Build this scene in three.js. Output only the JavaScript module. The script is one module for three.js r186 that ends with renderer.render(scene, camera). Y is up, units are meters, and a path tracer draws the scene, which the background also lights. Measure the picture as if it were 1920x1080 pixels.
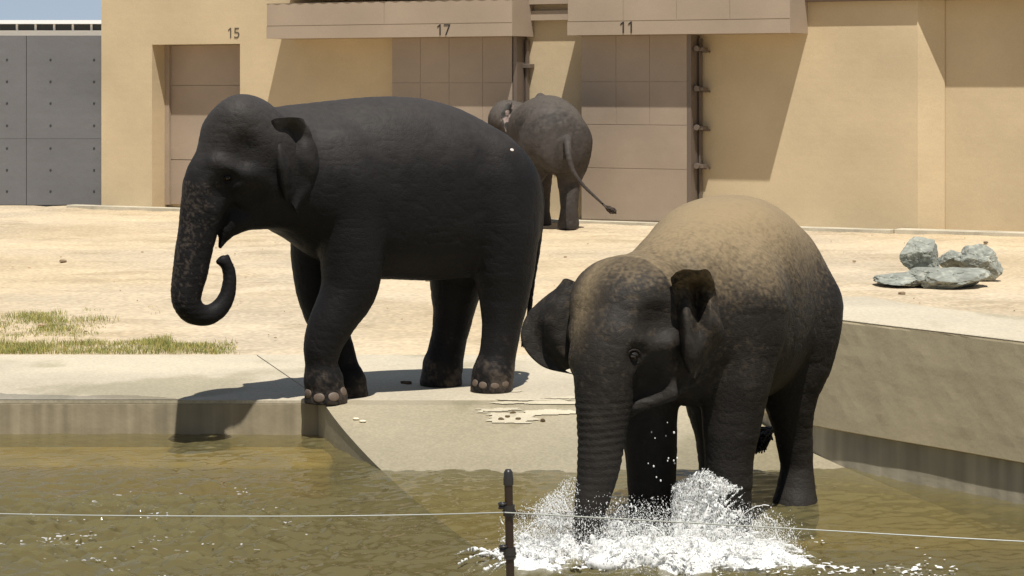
import * as THREE from 'three';
import { mergeGeometries } from 'three/addons/utils/BufferGeometryUtils.js';
import { RoundedBoxGeometry } from 'three/addons/geometries/RoundedBoxGeometry.js';
import { TextGeometry } from 'three/addons/geometries/TextGeometry.js';
import { FontLoader } from 'three/addons/loaders/FontLoader.js';

// ---------------------------------------------------------------- camera, sky, sun, exposure
const FOC = 4200, CX = 960, CY = 161, EYE = 2.46;           // lens in pixels of a 1920 wide frame, horizon row, eye height
const scene = new THREE.Scene();
const camera = new THREE.PerspectiveCamera(2 * Math.atan(919 / FOC) * 180 / Math.PI, 1920 / 1838, 0.5, 3000);
camera.setViewOffset(1920, 1838, 0, 758, 1920, 1080);
camera.position.set(0, EYE, 0);
camera.lookAt(0, EYE, -10);
camera.updateProjectionMatrix();
const renderer = new THREE.WebGLRenderer({ antialias: true });
renderer.setSize(1920, 1080);
renderer.toneMapping = THREE.LinearToneMapping;
renderer.toneMappingExposure = 1.12;
renderer.shadowMap.enabled = true;
const SUN = new THREE.Vector3(0.077, 0.914, 0.4).normalize();
{ // hazy summer sky: deep overhead, pale at the horizon, thin broken cloud all round
  const W = 1024, Hh = 512, d = new Float32Array(W * Hh * 4);
  const h3 = (x, y, z) => { let h = Math.imul(x, 374761393) ^ Math.imul(y, 668265263) ^ Math.imul(z, 1442695041); h = Math.imul(h ^ (h >>> 13), 1274126177); return ((h ^ (h >>> 16)) >>> 0) / 2147483648 - 1; };
  const n3 = (x, y, z) => { const i = Math.floor(x), j = Math.floor(y), k = Math.floor(z), s = (t) => t * t * (3 - 2 * t), u = s(x - i), v = s(y - j), w = s(z - k), m = (a, b, t) => a + (b - a) * t, q = (c) => m(m(h3(i, j, c), h3(i + 1, j, c), u), m(h3(i, j + 1, c), h3(i + 1, j + 1, c), u), v); return m(q(k), q(k + 1), w); };
  for (let r = 0; r < Hh; r++) for (let c = 0; c < W; c++) {
    const el = ((r + 0.5) / Hh - 0.5) * Math.PI, az = ((c + 0.5) / W - 0.5) * 2 * Math.PI, y = Math.sin(el), x = Math.cos(az) * Math.cos(el), z = Math.sin(az) * Math.cos(el), t = Math.pow(Math.max(0, y), 0.5);
    let s = 0, a = 0.5, f = 2.6; for (let o = 0; o < 5; o++) { s += a * n3(x * f + 4, y * f * 2.2 + 1.5, z * f); f *= 2.07; a *= 0.5; }
    const cl = Math.min(1, Math.max(0, (s + 0.22) / 0.5)) * 0.68 * Math.min(1, Math.max(0, y * 12)), sky = [0.42 + (0.05 - 0.42) * t, 0.52 + (0.09 - 0.52) * t, 0.63 + (0.185 - 0.63) * t], k = (r * W + c) * 4;
    for (let q = 0; q < 3; q++) d[k + q] = y < 0 ? [0.3, 0.26, 0.2][q] : sky[q] + ([0.56, 0.57, 0.58][q] * (0.4 + 0.6 * (1 - t)) - sky[q]) * cl;
    d[k + 3] = 1;
  }
  const t = new THREE.DataTexture(d, W, Hh, THREE.RGBAFormat, THREE.FloatType);
  t.mapping = THREE.EquirectangularReflectionMapping; t.magFilter = THREE.LinearFilter; t.needsUpdate = true;
  scene.background = t; scene.environment = t;
}
const sun = new THREE.DirectionalLight(new THREE.Color(1, 0.96, 0.885), 5);
sun.name = 'sun';
sun.position.copy(SUN).multiplyScalar(60).add(new THREE.Vector3(0, 0, -22));
sun.target.name = 'sun_target';
sun.target.position.set(0, 0, -22);
sun.castShadow = true;
sun.shadow.mapSize.set(4096, 4096);
Object.assign(sun.shadow.camera, { left: -30, right: 30, top: 30, bottom: -30, near: 1, far: 140 });
sun.shadow.radius = 1;
scene.add(sun, sun.target);

// ---------------------------------------------------------------- helpers
function rng(seed) { let a = seed >>> 0; return () => { a = (a + 0x6d2b79f5) | 0; let t = Math.imul(a ^ (a >>> 15), 1 | a); t = (t + Math.imul(t ^ (t >>> 7), 61 | t)) ^ t; return ((t ^ (t >>> 14)) >>> 0) / 4294967296; }; }
const clamp = (x, a = 0, b = 1) => Math.min(b, Math.max(a, x));
const lerp = (a, b, t) => a + (b - a) * t;
const sstep = (a, b, x) => { const t = clamp((x - a) / (b - a)); return t * t * (3 - 2 * t); };
const hash = (x, y, z) => { let h = Math.imul(x, 374761393) ^ Math.imul(y, 668265263) ^ Math.imul(z, 2147483647 ^ 0x5bd1e995); h = Math.imul(h ^ (h >>> 13), 1274126177); return ((h ^ (h >>> 16)) >>> 0) / 2147483648 - 1; };
function noise3(x, y, z) {
  const ix = Math.floor(x), iy = Math.floor(y), iz = Math.floor(z), fx = x - ix, fy = y - iy, fz = z - iz;
  const u = fx * fx * (3 - 2 * fx), v = fy * fy * (3 - 2 * fy), w = fz * fz * (3 - 2 * fz);
  const a = lerp(lerp(hash(ix, iy, iz), hash(ix + 1, iy, iz), u), lerp(hash(ix, iy + 1, iz), hash(ix + 1, iy + 1, iz), u), v);
  const b = lerp(lerp(hash(ix, iy, iz + 1), hash(ix + 1, iy, iz + 1), u), lerp(hash(ix, iy + 1, iz + 1), hash(ix + 1, iy + 1, iz + 1), u), v);
  return lerp(a, b, w);
}
const fbm = (x, y, z, n = 4) => { let s = 0, a = 0.5; for (let i = 0; i < n; i++) { s += a * noise3(x, y, z); x = x * 2.03 + 7.1; y = y * 2.03 + 3.7; z = z * 2.03 + 1.3; a *= 0.5; } return s; };
const names = new Map();
function numbered(n) { const k = names.get(n) || 0; names.set(n, k + 1); return k ? `${n}_${String(k).padStart(3, '0')}` : n; }
function mesh(name, geo, mat, parent = scene) {
  const m = new THREE.Mesh(geo, mat);
  m.name = parent === scene ? numbered(name) : name;
  m.castShadow = m.receiveShadow = true;
  parent.add(m);
  return m;
}
function part(name, geo, mat, parent) {                         // parts of one parent count on: brick, brick_001 ...
  const k = parent.userData.count ||= {}; const n = (k[name] = (k[name] || 0) + 1) - 1;
  return mesh(n ? `${name}_${String(n).padStart(3, '0')}` : name, geo, mat, parent);
}
function group(name, pos = [0, 0, 0], turn = 0, parent = scene) { const g = new THREE.Group(); g.name = parent === scene ? numbered(name) : name; g.position.set(...pos); g.rotation.y = turn; parent.add(g); return g; }
function tag(o, label, category, grp, kind) { Object.assign(o.userData, { label, category }); if (grp) o.userData.group = grp; if (kind) o.userData.kind = kind; return o; }
const structure = (o, label) => { o.userData.kind = 'structure'; if (label) o.userData.label = label; return o; };
// pixel -> world at a depth, and on a level
const at = (px, py, d) => [(px - CX) * d / FOC, EYE - (py - CY) * d / FOC, -d];
const onLevel = (px, py, y = 0) => at(px, py, (EYE - y) * FOC / (py - CY));
// texture coordinates in metres by the axis a face points along
function metricUV(geo, scale = 1) {
  const g = geo.index ? geo.toNonIndexed() : geo; g.computeVertexNormals === undefined;
  const p = g.attributes.position, uv = new Float32Array(p.count * 2), a = new THREE.Vector3(), b = new THREE.Vector3(), c = new THREE.Vector3();
  for (let i = 0; i < p.count; i += 3) {
    a.fromBufferAttribute(p, i); b.fromBufferAttribute(p, i + 1).sub(a); c.fromBufferAttribute(p, i + 2).sub(a); b.cross(c);
    const x = Math.abs(b.x), y = Math.abs(b.y), z = Math.abs(b.z);
    for (let k = 0; k < 3; k++) {
      const X = p.getX(i + k), Y = p.getY(i + k), Z = p.getZ(i + k), j = (i + k) * 2;
      if (y >= x && y >= z) { uv[j] = X * scale; uv[j + 1] = Z * scale; } else if (x >= z) { uv[j] = Z * scale; uv[j + 1] = Y * scale; } else { uv[j] = X * scale; uv[j + 1] = Y * scale; }
    }
  }
  g.setAttribute('uv', new THREE.BufferAttribute(uv, 2));
  return g;
}
// a box from corner to corner
function box(x0, x1, y0, y1, z0, z1, r = 0) {
  const w = x1 - x0, h = y1 - y0, d = z1 - z0;
  const g = r ? new RoundedBoxGeometry(w, h, d, 2, r) : new THREE.BoxGeometry(w, h, d);
  return metricUV(g.translate((x0 + x1) / 2, (y0 + y1) / 2, (z0 + z1) / 2));
}
// textures: a tile of N pixels, value from fn(u, v) with u, v in 0..1; periodic noise comes from a torus walk
function tile(N, fn, srgb) {
  const d = new Uint8Array(N * N * 4);
  for (let j = 0; j < N; j++) for (let i = 0; i < N; i++) { const c = fn(i / N, j / N), k = (j * N + i) * 4; d[k] = clamp(c[0]) * 255; d[k + 1] = clamp(c[1]) * 255; d[k + 2] = clamp(c[2]) * 255; d[k + 3] = 255; }
  const t = new THREE.DataTexture(d, N, N);
  t.wrapS = t.wrapT = THREE.RepeatWrapping; t.magFilter = THREE.LinearFilter; t.minFilter = THREE.LinearMipmapLinearFilter; t.generateMipmaps = true;
  if (srgb) t.colorSpace = THREE.SRGBColorSpace;
  t.needsUpdate = true;
  return t;
}
const pn = (u, v, f, seed) => {                                   // periodic value noise, f cells per tile
  const h = (x, y) => hash(((x % f) + f) % f, ((y % f) + f) % f, seed);
  const x = u * f, y = v * f, ix = Math.floor(x), iy = Math.floor(y), a = x - ix, b = y - iy, s = a * a * (3 - 2 * a), t = b * b * (3 - 2 * b);
  return lerp(lerp(h(ix, iy), h(ix + 1, iy), s), lerp(h(ix, iy + 1), h(ix + 1, iy + 1), s), t);
};
const pa = (u, v, fu, fv, seed, n = 4) => { let s = 0, a = 0.5; for (let i = 0; i < n; i++) { const h = (x, y) => hash(((x % fu) + fu) % fu, ((y % fv) + fv) % fv, seed + i), x = u * fu, y = v * fv, ix = Math.floor(x), iy = Math.floor(y), p = x - ix, q = y - iy, k = p * p * (3 - 2 * p), t = q * q * (3 - 2 * q); s += a * lerp(lerp(h(ix, iy), h(ix + 1, iy), k), lerp(h(ix, iy + 1), h(ix + 1, iy + 1), k), t); fu *= 2; fv *= 2; a *= 0.5; } return s; };
const pfbm = (u, v, f, seed, n = 5) => { let s = 0, a = 0.5; for (let i = 0; i < n; i++) { s += a * pn(u, v, f, seed + i); f *= 2; a *= 0.5; } return s; };
const rep = (t, s) => { const c = t.clone(); c.repeat.set(s, s); c.needsUpdate = true; return c; };
const grain = tile(512, (u, v) => { const a = 0.5 + 0.55 * pfbm(u, v, 8, 11, 6); return [a, a, a]; });
const mottle = tile(512, (u, v) => { const a = 0.86 + 0.2 * pfbm(u, v, 4, 31, 6) + 0.05 * pn(u, v, 256, 40); return [a, a, a * 0.99]; }, true);
const stucco = tile(512, (u, v) => { const a = 0.955 + 0.07 * pfbm(u, v, 3, 51, 6) + 0.02 * pn(u, v, 256, 43); return [a, a * 0.995, a * 0.985]; }, true);
const streaks = tile(1024, (u, v) => {                            // concrete cast against boards: run marks down the face
  const run = pa(u, v, 40, 2, 61), band = pa(u, v, 14, 1, 66, 2), a = 0.86 + 0.11 * run + 0.06 * band + 0.12 * pfbm(u, v, 6, 70, 6);
  return [a, a * 0.985, a * 0.95];
}, true);
const pave = tile(1024, (u, v) => {                               // trodden, splashed concrete
  const big = pfbm(u, v, 3, 81, 6), wet = sstep(0.05, 0.3, pa(u, v, 5, 3, 91, 5)), a = 0.9 + 0.13 * big - 0.1 * wet + 0.05 * pn(u, v, 300, 95);
  return [a, a * 0.985, a * (0.95 - 0.03 * wet)];
}, true);
const sandTile = tile(1024, (u, v) => {
  const a = 0.88 + 0.1 * pfbm(u, v, 5, 101, 7) + 0.07 * pn(u, v, 200, 105), tr = sstep(0.12, 0.4, pa(u, v, 8, 14, 111, 4)) * 0.06, o = 0.03 * pfbm(u, v, 3, 120, 4);
  return [a - tr, a - tr * 1.1 - o * 0.5, a - tr * 1.3 - o * 1.6];
}, true);
const std = (c, rough, o = {}) => new THREE.MeshStandardMaterial({ color: new THREE.Color().setRGB(...c), roughness: rough, ...o });
const M = {
  wall: std([0.58, 0.465, 0.3], 0.9, { map: rep(stucco, 0.35), bumpMap: rep(grain, 1.5), bumpScale: 0.002 }),
  door: std([0.355, 0.28, 0.215], 0.6, { map: rep(stucco, 0.5), bumpMap: rep(grain, 1), bumpScale: 0.002 }),
  canopy: std([0.375, 0.298, 0.225], 0.7, { map: rep(stucco, 0.4) }),
  brown: std([0.10, 0.06, 0.04], 0.6, { map: rep(stucco, 0.5) }),
  steel: std([0.16, 0.125, 0.1], 0.5, { metalness: 0.3 }),
  number: std([0.02, 0.018, 0.016], 0.6),
  number15: std([0.09, 0.07, 0.05], 0.6),
  kerb: std([0.62, 0.56, 0.44], 0.9, { map: rep(mottle, 0.5), bumpMap: rep(grain, 1), bumpScale: 0.004 }),
  cast: std([0.15, 0.15, 0.158], 0.85, { map: rep(stucco, 0.4), bumpMap: rep(grain, 1), bumpScale: 0.004 }),
  poolwall: std([0.40, 0.345, 0.245], 0.85, { map: rep(streaks, 0.45), bumpMap: rep(grain, 1), bumpScale: 0.005 }),
  apron: std([0.63, 0.57, 0.46], 0.85, { map: rep(pave, 0.22), bumpMap: rep(grain, 1.1), bumpScale: 0.004 }),
  ramp: std([0.44, 0.395, 0.295], 0.5, { map: rep(pave, 0.25), bumpMap: rep(grain, 0.9), bumpScale: 0.004 }),
  block: std([0.60, 0.51, 0.34], 0.9, { map: rep(stucco, 0.5), bumpMap: rep(grain, 1.6), bumpScale: 0.002 }),
  sand: std([0.665, 0.53, 0.35], 1, { map: rep(sandTile, 0.14), bumpMap: rep(grain, 0.8), bumpScale: 0.012 }),
  floor: std([0.10, 0.085, 0.03], 0.9, { map: rep(mottle, 0.5) }),
  sunGoldSilt: std([0.72, 0.54, 0.22], 0.95, { map: rep(mottle, 0.8) }),  // silt tone with the gold of sunlit shallow water put in
  rock: std([0.32, 0.315, 0.27], 0.9, { vertexColors: true }),
  white: std([0.78, 0.79, 0.8], 0.5),
  dark: std([0.03, 0.035, 0.04], 0.4),
  post: std([0.03, 0.018, 0.012], 0.35, { metalness: 0.2 }),
  fitting: std([0.022, 0.02, 0.02], 0.4),
  wire: std([0.3, 0.31, 0.28], 0.4, { metalness: 0.2 }),
};

// ================================================================ SETTING
// ---- the pool: apron, wall, ramp, floor
const WALLZ = -17.54, CORNER = -1.48, WATER = -0.27, FLOOR = -0.62, SLOPE = 0.193, RAMP0 = -17.28;
const rampY = (z) => Math.min(0, -(z - RAMP0) * SLOPE);          // z grows towards the camera
const sideX = (z) => CORNER + (z + 17.4) * 0.30 + 0.046 * Math.max(0, z + 17.4) ** 2;                 // free edge of the ramp
{
  const g = structure(group('concrete_apron'), 'pale concrete apron between the sand and the pool');
  // slabs with a joint running at a slant, as the ramp's edge does
  const cut = (z) => -1.76 + (z + 18.48) * 0.29;
  const slabOf = (a, b, zf) => {                                  // a, b: x at back and front
    const s = new THREE.Shape(); s.moveTo(a[0], 20.5); s.lineTo(b[0], 20.5); s.lineTo(b[1], zf); s.lineTo(a[1], zf); s.closePath();
    const e = new THREE.ExtrudeGeometry(s, { depth: 0.03 - 0.008, bevelEnabled: true, bevelSize: 0.004, bevelThickness: 0.004, bevelSegments: 2, bevelOffset: -0.004 });
    return metricUV(e.rotateX(-Math.PI / 2).translate(0, -0.026, 0));
  };
  const step = 3.4, zf = 17.542;
  for (let k = 4; k >= 0; k--) part('slab', slabOf([cut(-20.5) - step * (k + 1) + 0.008, cut(-zf) - step * (k + 1) + 0.008], [cut(-20.5) - step * k, cut(-zf) - step * k], zf), M.apron, g);
  part('slab', slabOf([cut(-20.5) + 0.012, cut(-zf) + 0.012], [2.6, 2.6], zf), M.apron, g);
  part('slab', slabOf([2.612, 2.612], [9, 9], zf), M.apron, g);
}
{
  const w = structure(mesh('pool_wall', box(-17, CORNER, -1.2, -0.0305, WALLZ - 0.5, WALLZ, 0.003), M.poolwall), 'streaked concrete retaining wall of the pool');
  // ramp, a solid with a slanted free edge; its near end runs out under the water
  const zs = [WALLZ - 0.05, RAMP0]; for (let z = RAMP0 + 0.2; z < -14.4; z += 0.1) zs.push(z);
  const zEnd = zs[zs.length - 1];
  const pos = [], idx = [], right = (z) => 5;
  const N = 40;
  zs.forEach((z) => { for (let i = 0; i <= N; i++) { const x = lerp(sideX(z), right(z), i / N); pos.push(x, rampY(z) + 0.004 * fbm(x * 2, z * 2, 3) - 0.002, z); } });
  for (let j = 0; j < zs.length - 1; j++) for (let i = 0; i < N; i++) { const a = j * (N + 1) + i, b = a + N + 1; idx.push(a, b, a + 1, a + 1, b, b + 1); }
  { const j = zs.length - 1, e0 = pos.length / 3; for (let i = 0; i <= N; i++) { const x = lerp(sideX(zEnd), right(zEnd), i / N); pos.push(x, -1.3, zEnd + 0.05); } for (let i = 0; i < N; i++) { const a = j * (N + 1) + i; idx.push(a, e0 + i, a + 1, a + 1, e0 + i, e0 + i + 1); } }
  const base = pos.length / 3;
  zs.forEach((z) => { pos.push(sideX(z) + 0.006, rampY(z) - 0.006, z, sideX(z) + 0.004, -1.3, z); });
  zs.forEach((z, j) => { if (j < zs.length - 1) { const a = base + j * 2; idx.push(a, a + 1, a + 2, a + 2, a + 1, a + 3); } });
  const g = new THREE.BufferGeometry(); g.setAttribute('position', new THREE.Float32BufferAttribute(pos, 3)); g.setIndex(idx); const g2 = metricUV(g); g2.computeVertexNormals();
  structure(mesh('pool_ramp', g2, M.ramp), 'smooth concrete ramp sloping down into the pool');
  structure(mesh('pool_ledge', box(-17, CORNER + 0.12, -1.2, -0.36, WALLZ + 0.001, WALLZ + 0.82, 0.05), M.sunGoldSilt), 'shallow silted ledge with sunlit gold put into its colour along the pool wall');
  structure(mesh('pool_floor', box(-17, 9, -1.4, FLOOR, -18.2, -10.6), M.floor), 'dark silted pool floor under the water');
  structure(mesh('near_bank', box(-17, 9, -1.3, -0.02, -10.6, 8), M.poolwall), 'concrete bank on the near side of the pool');
}
// ---- wet margins and painted wet gloss, each a thin film with its own outline
const film = (x0, x1, z0, z1, s, on, y) => {
  const ps = [], ix = [], mp = new Map(), vtx = (i, j) => { const k = i * 8192 + j; if (!mp.has(k)) { mp.set(k, ps.length / 3); const x = x0 + i * s, z = z0 + j * s; ps.push(x, y(z), z); } return mp.get(k); };
  for (let i = 0; i < (x1 - x0) / s; i++) for (let j = 0; j < (z1 - z0) / s; j++) if (on(x0 + (i + 0.5) * s, z0 + (j + 0.5) * s)) { const a = vtx(i, j), b = vtx(i + 1, j), c = vtx(i + 1, j + 1), d = vtx(i, j + 1); ix.push(a, d, b, b, d, c); }
  const g = new THREE.BufferGeometry(); g.setAttribute('position', new THREE.Float32BufferAttribute(ps, 3)); g.setIndex(ix); const r = metricUV(g); r.computeVertexNormals(); return r;
};
structure(mesh('wet_margin', film(-9, -1.6, -18.3, -17.56, 0.02, (x, z) => z > -17.86 - 0.35 * fbm(x * 0.9, z * 0.9, 3, 4) - 0.1 * fbm(x * 5, z * 5, 1, 3) + 0.35 * sstep(-3.2, -1.8, x), () => 0.004), std([0.43, 0.385, 0.30], 0.35, { map: rep(pave, 0.22) })), 'damp strip of concrete along the pool edge');
structure(mesh('wet_gloss_streaks', mergeGeometries([  // pale film standing in for gloss highlights on wet concrete
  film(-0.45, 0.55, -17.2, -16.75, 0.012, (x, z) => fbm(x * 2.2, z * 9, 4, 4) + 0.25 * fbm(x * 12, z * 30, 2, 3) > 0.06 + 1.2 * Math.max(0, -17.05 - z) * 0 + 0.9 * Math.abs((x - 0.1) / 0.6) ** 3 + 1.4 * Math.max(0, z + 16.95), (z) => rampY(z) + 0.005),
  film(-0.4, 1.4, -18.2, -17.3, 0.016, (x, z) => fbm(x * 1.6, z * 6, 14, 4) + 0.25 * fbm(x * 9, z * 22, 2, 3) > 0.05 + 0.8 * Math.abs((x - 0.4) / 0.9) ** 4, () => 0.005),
]), std([0.64, 0.59, 0.47], 0.8, { map: rep(pave, 0.6) })), 'pale film painted as wet gloss streaks at the top of the ramp');
// ---- raised block on the right, over the inner wall of the pool
const BLK = [[1.72, -17.25], [1.85, -16.9], [2.19, -16.17], [2.56, -15.62], [2.95, -15.1], [3.33, -14.57], [3.9, -13.8], [5.2, -12.1]];
{
  const curve = new THREE.CatmullRomCurve3(BLK.map(([x, z]) => new THREE.Vector3(x, 0, z)));
  const P = curve.getPoints(60), Q = P.map((p, i) => { const t = curve.getTangent(i / 60), n = new THREE.Vector3(-t.z, 0, t.x).multiplyScalar(-1); return n; });
  const loft = (prof) => {                                        // prof: [out of the pool, height] from the foot outside round to the back
    const pos = [], idx = [], K = prof.length;
    P.forEach((p, i) => prof.forEach(([o, y]) => { const b = y > 0.1 && y < 0.78 ? 0.006 * fbm(p.x * 5, y * 5, p.z * 5) : 0; pos.push(p.x - Q[i].x * (o + b), y, p.z - Q[i].z * (o + b)); }));
    for (let i = 0; i < P.length - 1; i++) for (let k = 0; k < K - 1; k++) { const a = i * K + k, b = a + K; idx.push(a, a + 1, b, b, a + 1, b + 1); }
    const cap = (r, f) => { for (let k = 1; k < K - 1; k++) idx.push(...(f ? [r * K, r * K + k, r * K + k + 1] : [r * K, r * K + k + 1, r * K + k])); };
    cap(0, true); cap(P.length - 1, false);
    const g = new THREE.BufferGeometry(); g.setAttribute('position', new THREE.Float32BufferAttribute(pos, 3)); g.setIndex(idx); const r = metricUV(g); r.computeVertexNormals(); return r;
  };
  const face = []; for (let k = 0; k <= 10; k++) face.push([0.0, 0.02 + 0.755 * k / 10]);
  const b = group('parapet');
  part('wall_block', loft([[-0.9, 0.0], [-0.02, 0.0], [0.0, 0.01], ...face, [-0.001, 0.785], [-1.15, 0.785], [-1.17, 0.0]]), M.block, b);
  part('sunlit_top', loft([[-0.004, 0.7855], [-0.002, 0.796], [-0.01, 0.802], [-1.14, 0.802], [-1.15, 0.7855]]), M.apron, b);  // sunlight on the top put into a paler separate piece
  tag(b, 'thick raised concrete parapet with flat top painted pale as sunlit along the right side of the pool', 'parapet');
  const w = mesh('inner_pool_wall', loft([[-0.04, -1.3], [-0.04, -0.006], [-0.85, -0.006], [-0.85, -1.3]]), std([0.6, 0.55, 0.45], 0.85, { map: rep(streaks, 0.45), bumpMap: rep(grain, 1), bumpScale: 0.005 }));
  structure(w, 'grey streaked pool wall under the parapet');
}
// ---- sand yard
{
  const nx = 240, nz = 330, x0 = -17, x1 = 17, z0 = -20.51, z1 = -50, pos = [], uv = [], idx = [];
  for (let j = 0; j <= nz; j++) for (let i = 0; i <= nx; i++) {
    const x = lerp(x0, x1, i / nx), z = lerp(z0, z1, j / nz);
    const e = sstep(0, 0.5, z0 - z);
    const y = -0.012 + e * (0.02 * fbm(x * 0.5, z * 0.5, 1, 3) + 0.03 * fbm(x * 2.6, z * 2.6, 5, 4) - 0.02 * Math.max(0, noise3(x * 3.1, z * 3.1, 8) - 0.25) + 0.012 * Math.max(0, fbm(x * 1.1, z * 3.2, 9, 3)));
    pos.push(x, y, z); uv.push(x, z);
    if (i < nx && j < nz) { const a = j * (nx + 1) + i, b = a + nx + 1; idx.push(a, a + 1, b, b, a + 1, b + 1); }
  }
  const g = new THREE.BufferGeometry(); g.setAttribute('position', new THREE.Float32BufferAttribute(pos, 3)); g.setAttribute('uv', new THREE.Float32BufferAttribute(uv, 2)); g.setIndex(idx); g.computeVertexNormals();
  structure(mesh('sand', g, M.sand), 'pale trampled sand of the yard');
  const s = new THREE.Shape(); s.moveTo(-1500, -1500); s.lineTo(1500, -1500); s.lineTo(1500, 1500); s.lineTo(-1500, 1500); s.closePath();
  const h = new THREE.Path(); h.moveTo(-16.9, 12); h.lineTo(8.9, 12); h.lineTo(8.9, -20.6 + 41.2 - 0.3); h.lineTo(-16.9, 20.3); h.closePath();
  const hole = new THREE.Path(); hole.moveTo(-16.9, 7.9 * -1); hole.lineTo(8.9, -7.9); hole.lineTo(8.9, 20.4); hole.lineTo(-16.9, 20.4); hole.closePath(); s.holes.push(hole);
  structure(mesh('ground', metricUV(new THREE.ShapeGeometry(s).rotateX(-Math.PI / 2).translate(0, -0.06, 0)), M.sand), 'sandy ground reaching to the horizon');
  // clods and droppings strewn about
  const r = rng(5), geo = new THREE.IcosahedronGeometry(1, 1), p = geo.attributes.position;
  for (let i = 0; i < p.count; i++) { const k = 1 + 0.35 * noise3(p.getX(i) * 2, p.getY(i) * 2, p.getZ(i) * 2); p.setXYZ(i, p.getX(i) * k, p.getY(i) * k * 0.6, p.getZ(i) * k); }
  geo.computeVertexNormals();
  const n = 170, im = new THREE.InstancedMesh(geo, std([0.36, 0.26, 0.16], 1), n), m = new THREE.Matrix4(), c = new THREE.Color();
  for (let i = 0; i < n; i++) {
    const z = -20.8 - 20 * Math.pow(r(), 1.3), x = lerp(-9, 9, r()) , s = 0.008 + 0.03 * Math.pow(r(), 4);
    m.compose(new THREE.Vector3(x, s * 0.2, z), new THREE.Quaternion().setFromEuler(new THREE.Euler(0, r() * 6, 0)), new THREE.Vector3(s * (1 + r()), s, s)); im.setMatrixAt(i, m);
    const k = 0.5 + r(); c.setRGB(k, k, k); im.setColorAt(i, c);
  }
  im.name = 'clods'; im.castShadow = im.receiveShadow = true; scene.add(im);
  tag(im, 'small brown clods of earth strewn over the sand', 'clods', null, 'stuff');
}

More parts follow.
